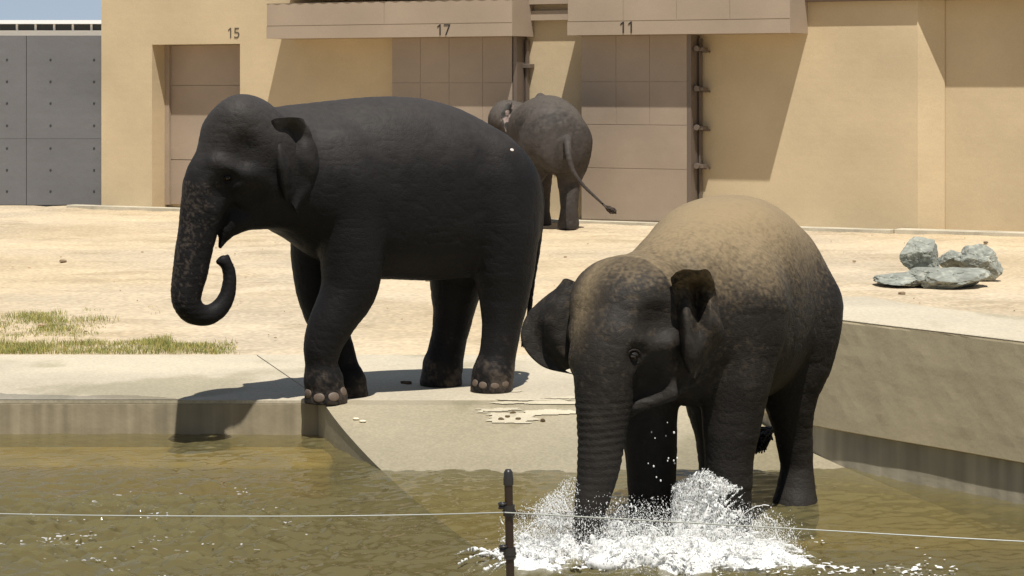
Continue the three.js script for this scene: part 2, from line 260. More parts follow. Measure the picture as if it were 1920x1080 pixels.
// ---- elephant house
const P1 = [-8.38, -45.7], TX = 0.8897, TZ = 0.4565;             // left end of the wall and its run
const NX = -TZ, NZ = TX, C0 = P1[0] * NX + P1[1] * NZ;
const wallD = (px, q = 0) => (C0 + q) / (NX * (px - CX) / FOC - NZ);
const U = (px, q = 0) => { const d = wallD(px, q), x = (px - CX) * d / FOC; return (x - P1[0]) * TX + (-d - P1[1]) * TZ; };
const V = (px, py, q = 0) => EYE - (py - CY) * wallD(px, q) / FOC;
const font = await new FontLoader().loadAsync('fonts/droid/droid_sans_regular.typeface.json');
{
  const house = group('elephant_house', [P1[0], 0, P1[1]], -Math.asin(TZ));
  tag(house, 'tan rendered animal house with brown sliding doors and boxed canopies', 'building');
  const uA = U(190), uD0 = U(285), uD1 = U(450), uEnd = U(1721), top = 6.2;
  const doorTop = V(450, 82), back = -0.5;
  const wallParts = mergeGeometries([
    box(uA, uD0, 0, top, -0.8, 0), box(uD0, uD1, doorTop, top, -0.8, 0), box(uD1, U(1505), 0, top, -0.8, 0), box(U(1505) + 0.0, uEnd, 0, 4.02, -0.8, 0),
    box(uD0, uD1, 0, doorTop, -0.8, back - 0.06),
  ]);
  part('wall', wallParts, M.wall, house);
  part('wall', mergeGeometries([box(uA, uA + 0.6, 0, top, -9, -0.8), box(uA + 0.6, U(1505), 5.9, top - 0.002, -9, -0.8)]), M.wall, house);
  // right end: a splayed corner, then a wall set back under deeper eaves
  const bq = -0.36, bay0 = uEnd + 0.36;
  const ch = new THREE.Shape(); ch.moveTo(uEnd, 0); ch.lineTo(bay0, 0.36); ch.lineTo(bay0, 2); ch.lineTo(uEnd, 2); ch.closePath();
  part('splayed_corner', metricUV(new THREE.ExtrudeGeometry(ch, { depth: 4.3, bevelEnabled: false }).rotateX(-Math.PI / 2)), M.wall, house);
  part('wall', box(bay0 + 0.002, bay0 + 5, 0, 4.3, -3, bq - 0.03), M.wall, house);
  part('eaves', box(uEnd + 0.1, bay0 + 5.4, 3.915, 4.3, bq - 0.02, bq + 0.49), M.brown, house);
  part('eaves', box(U(1505) + 0.02, uEnd + 0.095, 3.91, 4.2, 0.002, 0.15), M.brown, house);
  // door 15: in a reveal
  {
    const d = group('door', [0, 0, 0], 0, house); d.name = 'recessed_door'; d.userData.label = 'brown shutter door set back in the wall under number 15';
    const y1 = V(370, 300, back), y2 = V(370, 160, back);
    part('panel', box(uD0 + 0.012, uD1 - 0.012, 0.06, y1 - 0.007, back - 0.05, back), M.door, d);
    part('panel', box(uD0 + 0.012, uD1 - 0.012, y1 + 0.007, y2 - 0.004, back - 0.05, back), M.door, d);
    part('panel', box(uD0 + 0.012, uD1 - 0.012, y2 + 0.004, doorTop - 0.01, back - 0.05, back), M.door, d);
    part('guide_rail', box(uD0 + 0.003, uD0 + 0.11, 0.05, doorTop - 0.004, back + 0.003, back + 0.07), M.door, d);
  }
  // sliding doors 17 and 11: proud of the wall
  const slider = (x0, x1, cols, rows, lowRows, label) => {
    const q = 0.45, d = group('sliding_door', [0, 0, 0], 0, house); d.userData.label = label;
    const a = U(x0, q), b = U(x1, q), ys = [0.07, ...rows.map((r) => V(x1, r, q)), 3.36];
    part('door_leaf', box(a, b, 0.05, 3.37, 0.1, q - 0.008), M.door, d);
    for (let j = 0; j < ys.length - 1; j++) {
      const xs = j < lowRows ? [a, b] : [a, ...cols.map((c) => U(c, q)), b];
      for (let i = 0; i < xs.length - 1; i++) part('panel', box(xs[i] + 0.0035, xs[i + 1] - 0.0035, ys[j] + 0.005, ys[j + 1] - 0.005, q - 0.021, q, 0.003), M.door, d);
    }
    part('bottom_rail', box(a + 0.01, b - 0.01, 0.0, 0.045, 0.14, q - 0.06), M.dark, d);
    return d;
  };
  slider(735, 960, [788, 842, 905], [318, 235, 155], 2, 'brown panelled sliding door under number 17');
  slider(1090, 1288, [1155, 1218], [318, 235, 153], 2, 'brown panelled sliding door under number 11');
  // posts and rollers beside the doors
  for (const [x, y0, ys] of [[1294, 388, [92, 167, 240, 312]], [968, 420, [95, 215]]]) {
    const q = 0.42, a = U(x, q);
    const p = part('door_post', mergeGeometries([box(a - 0.045, a + 0.03, 0.1, 3.36, 0.05, q + 0.03), box(a + 0.055, a + 0.085, 0.3, 3.3, 0.05, 0.16)]), M.steel, house);
    if (x > 1000) for (const y of ys) {
      const v = V(x, y, q);
      part('roller_bracket', mergeGeometries([box(a + 0.031, a + 0.2, v - 0.03, v + 0.03, 0.1, 0.32), new THREE.CylinderGeometry(0.05, 0.05, 0.06, 14).rotateX(Math.PI / 2).translate(a + 0.1, v + 0.01, 0.35), box(a + 0.11, a + 0.22, v - 0.06, v - 0.028, 0.02, 0.14)].map((g) => metricUV(g))), M.steel, p);
    }
  }
  { // small lamp-like bracket on the wall between the doors
    const a = U(985, 0.1), v = V(985, 130, 0.1), b = group('wall_bracket', [0, 0, 0], 0, house);
    part('plate', box(a - 0.1, a + 0.14, v + 0.02, v + 0.1, 0.0, 0.22, 0.01), M.steel, b);
    const s = new THREE.Shape(); s.moveTo(-0.1, 0.02); s.lineTo(0.08, 0.02); s.lineTo(-0.02, -0.3); s.lineTo(-0.08, -0.3); s.closePath();
    part('gusset', metricUV(new THREE.ExtrudeGeometry(s, { depth: 0.06, bevelEnabled: false }).translate(a, v, 0.05)), M.steel, b);
    part('stay', box(a - 0.12, a - 0.09, 0.3, v + 0.02, 0.004, 0.04), M.steel, b);
  }
  // boxed canopies
  const canopy = (x0, x1, ends, num, numX, label) => {
    const q = 0.9, c = group('canopy', [0, 0, 0], 0, house); c.userData.label = label;
    const a = U(x0, q), b = U(x1, q), lo = 3.36, hi = 4.03, mid = lo + 0.24;
    part('soffit_box', box(a, b, lo + 0.003, hi, 0.003, q - 0.012), M.canopy, c);
    part('fascia', box(a - 0.004, b + 0.004, lo, mid - 0.005, q - 0.012, q), M.canopy, c);
    const xs = [a, ...ends.map((e) => U(e, q)), b];
    for (let i = 0; i < xs.length - 1; i++) part('panel', box(xs[i] + 0.006, xs[i + 1] - 0.006, mid + 0.006, hi, q - 0.012, q - 0.003, 0.003), M.canopy, c);
    // corrugated roof sheet, its edge standing a little proud
    const n = Math.round((b - a) / 0.02), pos = [], idx = [];
    for (let i = 0; i <= n; i++) { const x = lerp(a - 0.03, b + 0.03, i / n), w = 0.012 * Math.sin(x * 2 * Math.PI / 0.26); for (const [yy, z] of [[hi + 0.075, q + 0.03], [hi + 0.16, 0], [hi + 0.168, 0], [hi + 0.083, q + 0.03]]) pos.push(x, yy + w, z); }
    for (let i = 0; i < n; i++) for (let k = 0; k < 4; k++) { const s = i * 4, k2 = (k + 1) % 4; idx.push(s + k, s + k2, s + 4 + k, s + 4 + k, s + k2, s + 4 + k2); }
    const g = new THREE.BufferGeometry(); g.setAttribute('position', new THREE.Float32BufferAttribute(pos, 3)); g.setIndex(idx); const g2 = metricUV(g); g2.computeVertexNormals();
    part('roof_sheet', g2, M.canopy, c);
    const t = new TextGeometry(num, { font, size: 0.2, depth: 0.012, curveSegments: 4 }); t.computeBoundingBox();
    const x = U(numX, q) - (t.boundingBox.max.x + t.boundingBox.min.x) / 2;
    part('door_number', t.translate(x, lo + 0.03, q - 0.002), M.number, c);
  };
  canopy(500, 960, [720], '17', 832, 'boxed canopy over door 17');
  canopy(1064, 1481, [1168, 1268, 1368], '11', 1174, 'boxed canopy over door 11');
  { // number 15 on the bare wall
    const t = new TextGeometry('15', { font, size: 0.2, depth: 0.012, curveSegments: 4 });
    part('door_number', t.translate(U(426), V(437, 71), -0.002), M.number15, house);
  }
  // beams between the canopies
  const b0 = U(985, 0.13), b1 = U(1066, 0.13);
  part('beam', box(b0 - 0.3, b1 + 0.2, V(1020, 38, 0.13), V(1020, 20, 0.13), 0.003, 0.135), M.canopy, house);
  part('beam', box(b0 - 0.3, b1 + 0.2, V(1020, 8, 0.13), 4.3, 0.003, 0.2), M.canopy, house);
  // plinth
  part('plinth', mergeGeometries([box(uA - 0.4, uEnd - 0.3, -0.1, 0.05, 0.34, 0.62, 0.01), box(uEnd - 0.29, bay0 + 5, -0.1, 0.05, 0.02, 0.4, 0.01)]), M.kerb, house);
  part('threshold', box(uA - 0.4, uEnd + 0.3, -0.1, 0.02, 0.003, 0.338), M.kerb, house);
}
// ---- grey cast wall at the left, and what shows above it
{
  const d = 46.3, g = group('boundary_wall', [at(190, 385, d)[0], 0, -d]);
  tag(g, 'tall grey cast concrete boundary wall with tie holes left of the tan building', 'wall');
  const W = 1.8, hs = [[0, 1.364], [1.369, 3.5]];
  for (let k = 0; k < 6; k++) for (const [a, b] of hs) part('panel', box(-W * (k + 1) + 0.006 + 0.25, -W * k - 0.006 + 0.25, a, b, -0.3, 0, 0.002), M.cast, g);
  for (let k = 0; k < 6; k++) for (const s of [-0.2, -1.1]) for (const y of [0.28, 0.72, 1.17, 1.64, 2.1, 2.55, 3.0]) {
    const h = new THREE.RingGeometry(0.001, 0.028, 14); // a plug sunk in a short sleeve
    part('tie_hole', mergeGeometries([new THREE.CylinderGeometry(0.022, 0.024, 0.012, 14).rotateX(Math.PI / 2)]).translate(-W * k + 0.25 + s - 0.2, y, 0.002), M.dark, g);
  }
}
{
  const d = 120, s = d / FOC, x1 = at(205, 0, d)[0], x0 = x1 - 22, y = (py) => at(0, py, d)[1];
  const g = group('far_building', [x1, 0, -d]);
  tag(g, 'distant white flat-roofed building with a dark window strip above the grey wall', 'building');
  part('wall', box(-22, 0, 0, y(57), -8, 0), M.white, g);
  part('roof_slab', box(-22.3, 0.3, y(45), y(38), -8.4, 0.4), M.white, g);
  for (let k = 0; k < 22; k++) part('window', box(-k - 0.94, -k - 0.06, y(56.8), y(45.2), -0.5, -0.3), M.dark, g);
  for (let k = 0; k <= 22; k++) part('mullion', box(-k - 0.055, -k + 0.055, y(56.9), y(45.1), -0.55, -0.2), M.white, g);
}
//@@OBJECTS
// ================================================================ ELEPHANTS
// A body is one field: round cones, ellipsoids and a lofted barrel joined by a smooth minimum, meshed by surface nets.
class Field {
  constructor() { this.p = []; this.cut = []; this.floor = -9; }
  add(fn, c, R, k) { this.p.push({ fn, c, R, k }); return this; }
  cone(a, b, ra, rb, k = 0.08) {
    const dx = b[0] - a[0], dy = b[1] - a[1], dz = b[2] - a[2], L2 = dx * dx + dy * dy + dz * dz || 1e-9, [ax, ay, az] = a;
    return this.add((x, y, z) => { const px = x - ax, py = y - ay, pz = z - az, t = clamp((px * dx + py * dy + pz * dz) / L2); return Math.hypot(px - t * dx, py - t * dy, pz - t * dz) - (ra + (rb - ra) * t); }, [ax + dx / 2, ay + dy / 2, az + dz / 2], Math.sqrt(L2) / 2 + Math.max(ra, rb), k);
  }
  chain(list, k = 0.05) {
    if (list.length > 3) { // joints rounded along a spline
      const c = new THREE.CatmullRomCurve3(list.map((q) => new THREE.Vector3(q[0], q[1], q[2])), false, 'catmullrom', 0.5), n = (list.length - 1) * 3, o = [];
      for (let i = 0; i <= n; i++) { const t = i / n, f = t * (list.length - 1), j = Math.min(list.length - 2, f | 0), u = f - j, p = c.getPoint(t), s = u * u * (3 - 2 * u); o.push([p.x, p.y, p.z, lerp(list[j][3], list[j + 1][3], 0.5 * u + 0.5 * s)]); }
      list = o;
    }
    for (let i = 0; i + 1 < list.length; i++) this.cone(list[i].slice(0, 3), list[i + 1].slice(0, 3), list[i][3], list[i + 1][3], i ? Math.min(k, 0.16 * list[i][3]) : k); return this; }
  ball(c, r, k = 0.1, axes = null) {                             // r: number or three radii; axes: three unit vectors
    if (typeof r === 'number') r = [r, r, r];
    const A = axes || [[1, 0, 0], [0, 1, 0], [0, 0, 1]], [cx, cy, cz] = c;
    const fn = (x, y, z) => {
      const X = x - cx, Y = y - cy, Z = z - cz, a = (X * A[0][0] + Y * A[0][1] + Z * A[0][2]) / r[0], b = (X * A[1][0] + Y * A[1][1] + Z * A[1][2]) / r[1], e = (X * A[2][0] + Y * A[2][1] + Z * A[2][2]) / r[2];
      const k0 = Math.hypot(a, b, e), k1 = Math.hypot(a / r[0], b / r[1], e / r[2]); return k1 < 1e-9 ? -Math.min(...r) : k0 * (k0 - 1) / k1;
    };
    if (k < 0) { this.cut.push({ fn, c, R: Math.max(...r), k: -k }); return this; }
    return this.add(fn, c, Math.max(...r), k);
  }
  loft(st, k = 0.1, n = 2.3) {                                    // st: [s, top, bottom, half width], s rising; lies along x at z = 0
    const N = 160, s0 = st[0][0], s1 = st[st.length - 1][0], T = [];
    for (let i = 0; i <= N; i++) {
      const s = lerp(s0, s1, i / N); let j = 0; while (j < st.length - 2 && st[j + 1][0] < s) j++;
      const t = (s - st[j][0]) / (st[j + 1][0] - st[j][0]), p = (q) => { const a = st[Math.max(0, j - 1)], b = st[j], c = st[j + 1], d = st[Math.min(st.length - 1, j + 2)], h = c[0] - b[0]; const m0 = (c[q] - a[q]) / (c[0] - a[0]) * h, m1 = (d[q] - b[q]) / (d[0] - b[0]) * h, t2 = t * t, t3 = t2 * t; return (2 * t3 - 3 * t2 + 1) * b[q] + (t3 - 2 * t2 + t) * m0 + (3 * t2 - 2 * t3) * c[q] + (t3 - t2) * m1; };
      T.push([(p(1) + p(2)) / 2, Math.max(0.02, (p(1) - p(2)) / 2), Math.max(0.02, p(3))]);
    }
    const mid = (s0 + s1) / 2, my = T[N >> 1][0];
    return this.add((x, y, z) => {
      const xs = clamp(x, s0, s1), f = (xs - s0) / (s1 - s0) * N, i = Math.min(N - 1, f | 0), t = f - i, a = T[i], b = T[i + 1], c = lerp(a[0], b[0], t), h = lerp(a[1], b[1], t), w = lerp(a[2], b[2], t);
      const dy = Math.abs(y - c) / h, dz = Math.abs(z) / w, d = (Math.pow(Math.pow(dy, n) + Math.pow(dz, n), 1 / n) - 1) * Math.min(h, w) * 0.95, q = x - xs;
      return q === 0 ? d : d > 0 ? Math.hypot(d, q) : Math.max(d, Math.abs(q));
    }, [mid, my, 0], (s1 - s0) / 2 + 1.1, k);
  }
  near(c, reach) { this.live = this.p.filter((p) => Math.hypot(c[0] - p.c[0], c[1] - p.c[1], c[2] - p.c[2]) - p.R < reach + p.k); }
  at(x, y, z) {
    let d = 9;
    for (const p of this.live || this.p) {
      const c = p.c, far = Math.hypot(x - c[0], y - c[1], z - c[2]) - p.R;
      if (far > d + p.k) continue;
      const e = p.fn(x, y, z), h = p.k - Math.abs(d - e);
      d = Math.min(d, e) - (h > 0 ? h * h / (4 * p.k) : 0);
    }
    for (const p of this.cut) {
      const c = p.c; if (Math.hypot(x - c[0], y - c[1], z - c[2]) - p.R > p.k + 0.1) continue;
      const e = -p.fn(x, y, z), h = p.k - Math.abs(d - e); d = Math.max(d, e) + (h > 0 ? h * h / (4 * p.k) : 0);
    }
    return this.floor > -5 ? Math.max(d, this.floor - y) : d;
  }
}
function surfaceNet(f, lo, hi, cell) {
  const B = 8, nb = [0, 1, 2].map((k) => Math.ceil((hi[k] - lo[k]) / cell / B)), n = nb.map((v) => v * B + 1), [nx, ny, nz] = n;
  const v = new Float32Array(nx * ny * nz).fill(9), id = (i, j, k) => (k * ny + j) * nx + i, live = [];
  const reach = cell * B * 0.87 * 1.9;
  for (let c = 0; c < nb[2]; c++) for (let b = 0; b < nb[1]; b++) for (let a = 0; a < nb[0]; a++) {
    const m = f.at(lo[0] + (a + 0.5) * B * cell, lo[1] + (b + 0.5) * B * cell, lo[2] + (c + 0.5) * B * cell);
    if (Math.abs(m) > reach) continue;
    live.push([a, b, c]); f.near([lo[0] + (a + 0.5) * B * cell, lo[1] + (b + 0.5) * B * cell, lo[2] + (c + 0.5) * B * cell], reach * 2.2);
    for (let k = 0; k <= B; k++) for (let j = 0; j <= B; j++) for (let i = 0; i <= B; i++) { const q = id(a * B + i, b * B + j, c * B + k); if (v[q] === 9) v[q] = f.at(lo[0] + (a * B + i) * cell, lo[1] + (b * B + j) * cell, lo[2] + (c * B + k) * cell); }
    f.live = null;
  }
  const vert = new Int32Array(nx * ny * nz).fill(-1), pos = [], idx = [], off = [[0, 0, 0], [1, 0, 0], [0, 1, 0], [1, 1, 0], [0, 0, 1], [1, 0, 1], [0, 1, 1], [1, 1, 1]];
  const edges = []; for (let a = 0; a < 8; a++) for (const bit of [1, 2, 4]) if (!(a & bit)) edges.push([a, a | bit]);
  const each = (fn) => { for (const [a, b, c] of live) for (let k = 0; k < B; k++) for (let j = 0; j < B; j++) for (let i = 0; i < B; i++) fn(a * B + i, b * B + j, c * B + k); };
  each((i, j, k) => {
    const g = off.map(([x, y, z]) => v[id(i + x, j + y, k + z)]); let m = 0; for (let q = 0; q < 8; q++) if (g[q] < 0) m |= 1 << q;
    if (m === 0 || m === 255) return;
    let sx = 0, sy = 0, sz = 0, cnt = 0;
    for (const [a, b] of edges) if ((g[a] < 0) !== (g[b] < 0)) { const t = g[a] / (g[a] - g[b]); sx += lerp(off[a][0], off[b][0], t); sy += lerp(off[a][1], off[b][1], t); sz += lerp(off[a][2], off[b][2], t); cnt++; }
    vert[id(i, j, k)] = pos.length / 3; pos.push(lo[0] + (i + sx / cnt) * cell, lo[1] + (j + sy / cnt) * cell, lo[2] + (k + sz / cnt) * cell);
  });
  each((i, j, k) => {
    const a = v[id(i, j, k)] < 0;
    for (const [d, e, g] of [[[1, 0, 0], [0, 1, 0], [0, 0, 1]], [[0, 1, 0], [0, 0, 1], [1, 0, 0]], [[0, 0, 1], [1, 0, 0], [0, 1, 0]]]) {
      const b = v[id(i + d[0], j + d[1], k + d[2])] < 0; if (a === b) continue;
      if (i - e[0] - g[0] < 0 || j - e[1] - g[1] < 0 || k - e[2] - g[2] < 0) continue;
      const q0 = vert[id(i, j, k)], q1 = vert[id(i - e[0], j - e[1], k - e[2])], q2 = vert[id(i - e[0] - g[0], j - e[1] - g[1], k - e[2] - g[2])], q3 = vert[id(i - g[0], j - g[1], k - g[2])];
      if (q0 < 0 || q1 < 0 || q2 < 0 || q3 < 0) continue;
      if (a) idx.push(q0, q1, q2, q0, q2, q3); else idx.push(q0, q2, q1, q0, q3, q2);
    }
  });
  const geo = new THREE.BufferGeometry(); geo.setAttribute('position', new THREE.Float32BufferAttribute(pos, 3)); geo.setIndex(idx); geo.computeVertexNormals();
  return geo;
}
// skin: creases pushed into the surface, then colour by place
function skin(geo, crease, color, s = 1) {
  const p = geo.attributes.position, n = geo.attributes.normal;
  if (crease) {
    for (let i = 0; i < p.count; i++) {
      const x = p.getX(i), y = p.getY(i), z = p.getZ(i), h = crease(x, y, z);
      p.setXYZ(i, x + n.getX(i) * h, y + n.getY(i) * h, z + n.getZ(i) * h);
    }
    geo.computeVertexNormals();
  }
  const c = new Float32Array(p.count * 3);
  for (let i = 0; i < p.count; i++) { const k = color(p.getX(i), p.getY(i), p.getZ(i)); c[i * 3] = k[0]; c[i * 3 + 1] = k[1]; c[i * 3 + 2] = k[2]; }
  geo.setAttribute('color', new THREE.BufferAttribute(c, 3));
  return geo;
}
// an ear: hinge, middle and edge polylines (top to bottom), a thin leaf of skin with waves
function ear(lines, thick, side, seed) {
  const cv = lines.map((l) => new THREE.CatmullRomCurve3(l.map((q) => new THREE.Vector3(...q)))), nu = 34, nv = 56, P = [];
  for (let j = 0; j <= nv; j++) {
    const across = new THREE.CatmullRomCurve3(cv.map((c) => c.getPoint(j / nv)));
    for (let i = 0; i <= nu; i++) P.push(across.getPoint(i / nu));
  }
  const grid = (j, i) => P[j * (nu + 1) + i], Nn = [];
  for (let j = 0; j <= nv; j++) for (let i = 0; i <= nu; i++) {
    const a = grid(j, Math.min(nu, i + 1)).clone().sub(grid(j, Math.max(0, i - 1))), b = grid(Math.min(nv, j + 1), i).clone().sub(grid(Math.max(0, j - 1), i));
    Nn.push(a.cross(b).normalize().multiplyScalar(side));
  }
  const pos = [], idx = [], W = nu + 1, T = W * (nv + 1);
  for (const s of [1, -1]) for (let j = 0; j <= nv; j++) for (let i = 0; i <= nu; i++) {
    const q = grid(j, i), n = Nn[j * W + i], u = i / nu, v = j / nv, edge = Math.min(1, Math.min(v, 1 - v) * 9 + 0.15) * (1 - 0.55 * u) * (i === nu ? 0.45 : 1);
    const wave = (0.014 * noise3(q.x * 7 + seed, q.y * 7, q.z * 7) + 0.006 * noise3(q.x * 19 + seed, q.y * 19, q.z * 19)) * sstep(0, 0.3, u);
    pos.push(q.x + n.x * (s * thick * edge + wave), q.y + n.y * (s * thick * edge + wave), q.z + n.z * (s * thick * edge + wave));
  }
  const quad = (a, b, c, d, f) => f ? idx.push(a, b, c, a, c, d) : idx.push(a, c, b, a, d, c);
  for (let j = 0; j < nv; j++) for (let i = 0; i < nu; i++) { const a = j * W + i; quad(a, a + 1, a + W + 1, a + W, side > 0); quad(T + a, T + a + 1, T + a + W + 1, T + a + W, side < 0); }
  for (let j = 0; j < nv; j++) { const a = j * W + nu; quad(a, T + a, T + a + W, a + W, side > 0); const b = j * W; quad(b, T + b, T + b + W, b + W, side < 0); }
  for (let i = 0; i < nu; i++) { quad(i, T + i, T + i + 1, i + 1, side < 0); const b = nv * W + i; quad(b, T + b, T + b + 1, b + 1, side > 0); }
  const g = new THREE.BufferGeometry(); g.setAttribute('position', new THREE.Float32BufferAttribute(pos, 3)); g.setIndex(idx); g.computeVertexNormals(); return g;
}
const UPV = new THREE.Vector3(0, 1, 0);
function frame(O, h) {                                           // an elephant's own axes: x ahead, y up, z to its right
  const turn = Math.atan2(-h[1], h[0]), ux = [h[0], h[1]], uz = [-h[1], h[0]];
  const own = ([x, y, z]) => { const X = x - O[0], Z = z - O[2]; return [X * ux[0] + Z * ux[1], y - O[1], X * uz[0] + Z * uz[1]]; };
  return {
    O, turn, own, K: (px, py, d, r) => [...own(at(px, py, d)), r],
    J: (px, py, w, r) => {                                       // on the upright plane w to the left of its middle
      const vx = (px - CX) / FOC, vz = -1, d = (-w + O[0] * uz[0] + O[2] * uz[1]) / (vx * uz[0] + vz * uz[1]); return [...own(at(px, py, d)), r];
    },
    march: (f, px, py, d0, d1) => { for (let d = d0; d < d1; d += 0.002) { const q = own(at(px, py, d)); if (f.at(...q) < 0) return q; } return own(at(px, py, d1)); },
    out: (f, q) => { const e = 0.01, g = new THREE.Vector3(f.at(q[0] + e, q[1], q[2]) - f.at(q[0] - e, q[1], q[2]), f.at(q[0], q[1] + e, q[2]) - f.at(q[0], q[1] - e, q[2]), f.at(q[0], q[1], q[2] + e) - f.at(q[0], q[1], q[2] - e)); return g.normalize(); },
  };
}
const hide = tile(1024, (u, v) => {                              // fine net of cracks, as on old leather
  const cell = (f, seed) => { const x = u * f, y = v * f, ix = Math.floor(x), iy = Math.floor(y); let a = 9, b = 9; for (let j = -1; j <= 1; j++) for (let i = -1; i <= 1; i++) { const cx = ((ix + i) % f + f) % f, cy = ((iy + j) % f + f) % f, dx = ix + i + 0.5 + 0.45 * hash(cx, cy, seed) - x, dy = (iy + j + 0.5 + 0.45 * hash(cx, cy, seed + 7) - y) * 1.25, d = Math.hypot(dx, dy); if (d < a) { b = a; a = d; } else if (d < b) b = d; } return clamp((b - a) * 2.6); };
  const h = 0.55 * cell(18, 3) + 0.3 * cell(44, 9) + 0.15 * (0.5 + 0.5 * pfbm(u, v, 16, 5, 4)); return [h, h, h];
});
function boxUV(g) {                                              // metres, by the axis each triangle faces; vertices split where that changes
  const p = g.attributes.position, nn = g.attributes.normal, cc = g.attributes.color, ix = g.index.array, map = new Map(), P = [], N = [], C = [], T = [], I = [];
  for (let t = 0; t < ix.length; t += 3) {
    let x = 0, y = 0, z = 0; for (let k = 0; k < 3; k++) { x += nn.getX(ix[t + k]); y += nn.getY(ix[t + k]); z += nn.getZ(ix[t + k]); } x = Math.abs(x); y = Math.abs(y); z = Math.abs(z);
    const ax = z >= x && z >= y ? 2 : y >= x ? 1 : 0;
    for (let k = 0; k < 3; k++) {
      const v = ix[t + k], key = v * 3 + ax; let id = map.get(key);
      if (id === undefined) { id = P.length / 3; map.set(key, id); const X = p.getX(v), Y = p.getY(v), Z = p.getZ(v); P.push(X, Y, Z); N.push(nn.getX(v), nn.getY(v), nn.getZ(v)); C.push(cc.getX(v), cc.getY(v), cc.getZ(v)); if (ax === 2) T.push(X, Y); else if (ax === 1) T.push(X, Z); else T.push(Z, Y); }
      I.push(id);
    }
  }
  const o = new THREE.BufferGeometry(); for (const [n, a, w] of [['position', P, 3], ['normal', N, 3], ['color', C, 3], ['uv', T, 2]]) o.setAttribute(n, new THREE.BufferAttribute(new Float32Array(a), w)); o.setIndex(I); return o;
}
const M_skin = new THREE.MeshPhysicalMaterial({ bumpMap: rep(hide, 1.5), bumpScale: 0.0015, vertexColors: true, roughness: 0.6, specularIntensity: 0.24 });
const M_eye = new THREE.MeshPhysicalMaterial({ color: new THREE.Color().setRGB(0.02, 0.01, 0.006), roughness: 0.12, clearcoat: 1, clearcoatRoughness: 0.05 });
const M_nail = std([0.165, 0.12, 0.09], 0.6, { map: rep(mottle, 6) });
const M_hair = std([0.012, 0.011, 0.011], 0.7);
const M_tag = std([0.7, 0.62, 0.56], 0.6);
const creases = (x, y, z) => {
  const a = 1 - Math.abs(noise3(x * 9 + 3, y * 15, z * 9)) * 2.4, b = 1 - Math.abs(noise3(x * 31, y * 24 + 5, z * 31)) * 2.2, m = 0.5 + 0.5 * noise3(x * 2.3, y * 2.3, z * 2.3);
  return 0.005 * noise3(x * 4, y * 4, z * 4) - (0.0042 * Math.max(0, a) ** 3 + 0.0022 * Math.max(0, b) ** 2) * (0.35 + 0.65 * m);
};
function eyelids(q, n, r, roll = 0) {                            // upper and lower lid over the ball, a fold above and below
  const parts = [], cap = (pole, th, R) => { const g = new THREE.SphereGeometry(R, 26, 10, 0, Math.PI * 2, 0, th); g.deleteAttribute('uv'); return g.applyQuaternion(new THREE.Quaternion().setFromUnitVectors(UPV, pole.normalize())); };
  parts.push(cap(new THREE.Vector3(0, 1, 0.22), 1.08, r * 1.13).scale(1.12, 1, 1), cap(new THREE.Vector3(0, -1, 0.1), 1.0, r * 1.12).scale(1.12, 1, 1));
  for (const [s, k, z] of [[1, 1.15, 0.3], [-1, 1.35, 0.05]]) {
    const pts = []; for (let i = 0; i <= 16; i++) { const a = Math.PI * (0.08 + 0.84 * i / 16); pts.push(new THREE.Vector3(Math.cos(a) * r * 1.7 * k, s * Math.sin(a) * r * 1.25 * k, r * (z + 0.25 * Math.sin(a)))); }
    const t = new THREE.TubeGeometry(new THREE.CatmullRomCurve3(pts), 28, r * 0.24, 8); t.deleteAttribute('uv'); parts.push(t);
  }
  const g = mergeGeometries(parts), right = new THREE.Vector3().crossVectors(UPV, n).normalize(), up = new THREE.Vector3().crossVectors(n, right);
  return g.applyMatrix4(new THREE.Matrix4().makeBasis(right, up, n).multiply(new THREE.Matrix4().makeRotationZ(roll)).setPosition(q[0], q[1], q[2]));
}
function socket(f, q, n, r) { f.ball([q[0] + n.x * r * 0.75, q[1] + n.y * r * 0.75, q[2] + n.z * r * 0.75], r * 1.15, -0.035); }
const inward = (f, q, n) => { for (let t = 0.25; t > -0.4; t -= 0.002) { const p = [q[0] + n.x * t, q[1] + n.y * t, q[2] + n.z * t]; if (f.at(...p) < 0) return p; } return q; };
function toenails(root, list, mat) {                              // list: [point, outward, size]
  for (const [q, n, s] of list) {
    const g = new THREE.SphereGeometry(1, 18, 12), right = new THREE.Vector3().crossVectors(UPV, n).normalize(), up = new THREE.Vector3().crossVectors(n, right).normalize();
    const nail = part('toenail', g.applyMatrix4(new THREE.Matrix4().makeBasis(right, up, n.clone().normalize()).scale(new THREE.Vector3(s, s * 0.8, s * 0.26)).setPosition(q[0] - n.x * 0.004, q[1], q[2] - n.z * 0.004)), mat, root); nail.castShadow = true;
  }
}
function tuft(points, r, seed, spread, n = 70) {                  // coarse hairs from the tail's last stretch
  const R = rng(seed), a = new THREE.Vector3(...points[0]), b = new THREE.Vector3(...points[1]), parts = [];
  for (let i = 0; i < n; i++) {
    const t = R(), s = a.clone().lerp(b, t * 0.75), j = () => (R() - 0.5) * spread, e = b.clone().add(new THREE.Vector3(j(), j(), j())), m = s.clone().lerp(e, 0.5).add(new THREE.Vector3(j() * 0.6, j() * 0.6, j() * 0.6));
    const g = new THREE.TubeGeometry(new THREE.CatmullRomCurve3([s, m, e]), 5, r, 4); g.deleteAttribute('uv'); parts.push(g);
  }
  return mergeGeometries(parts);
}
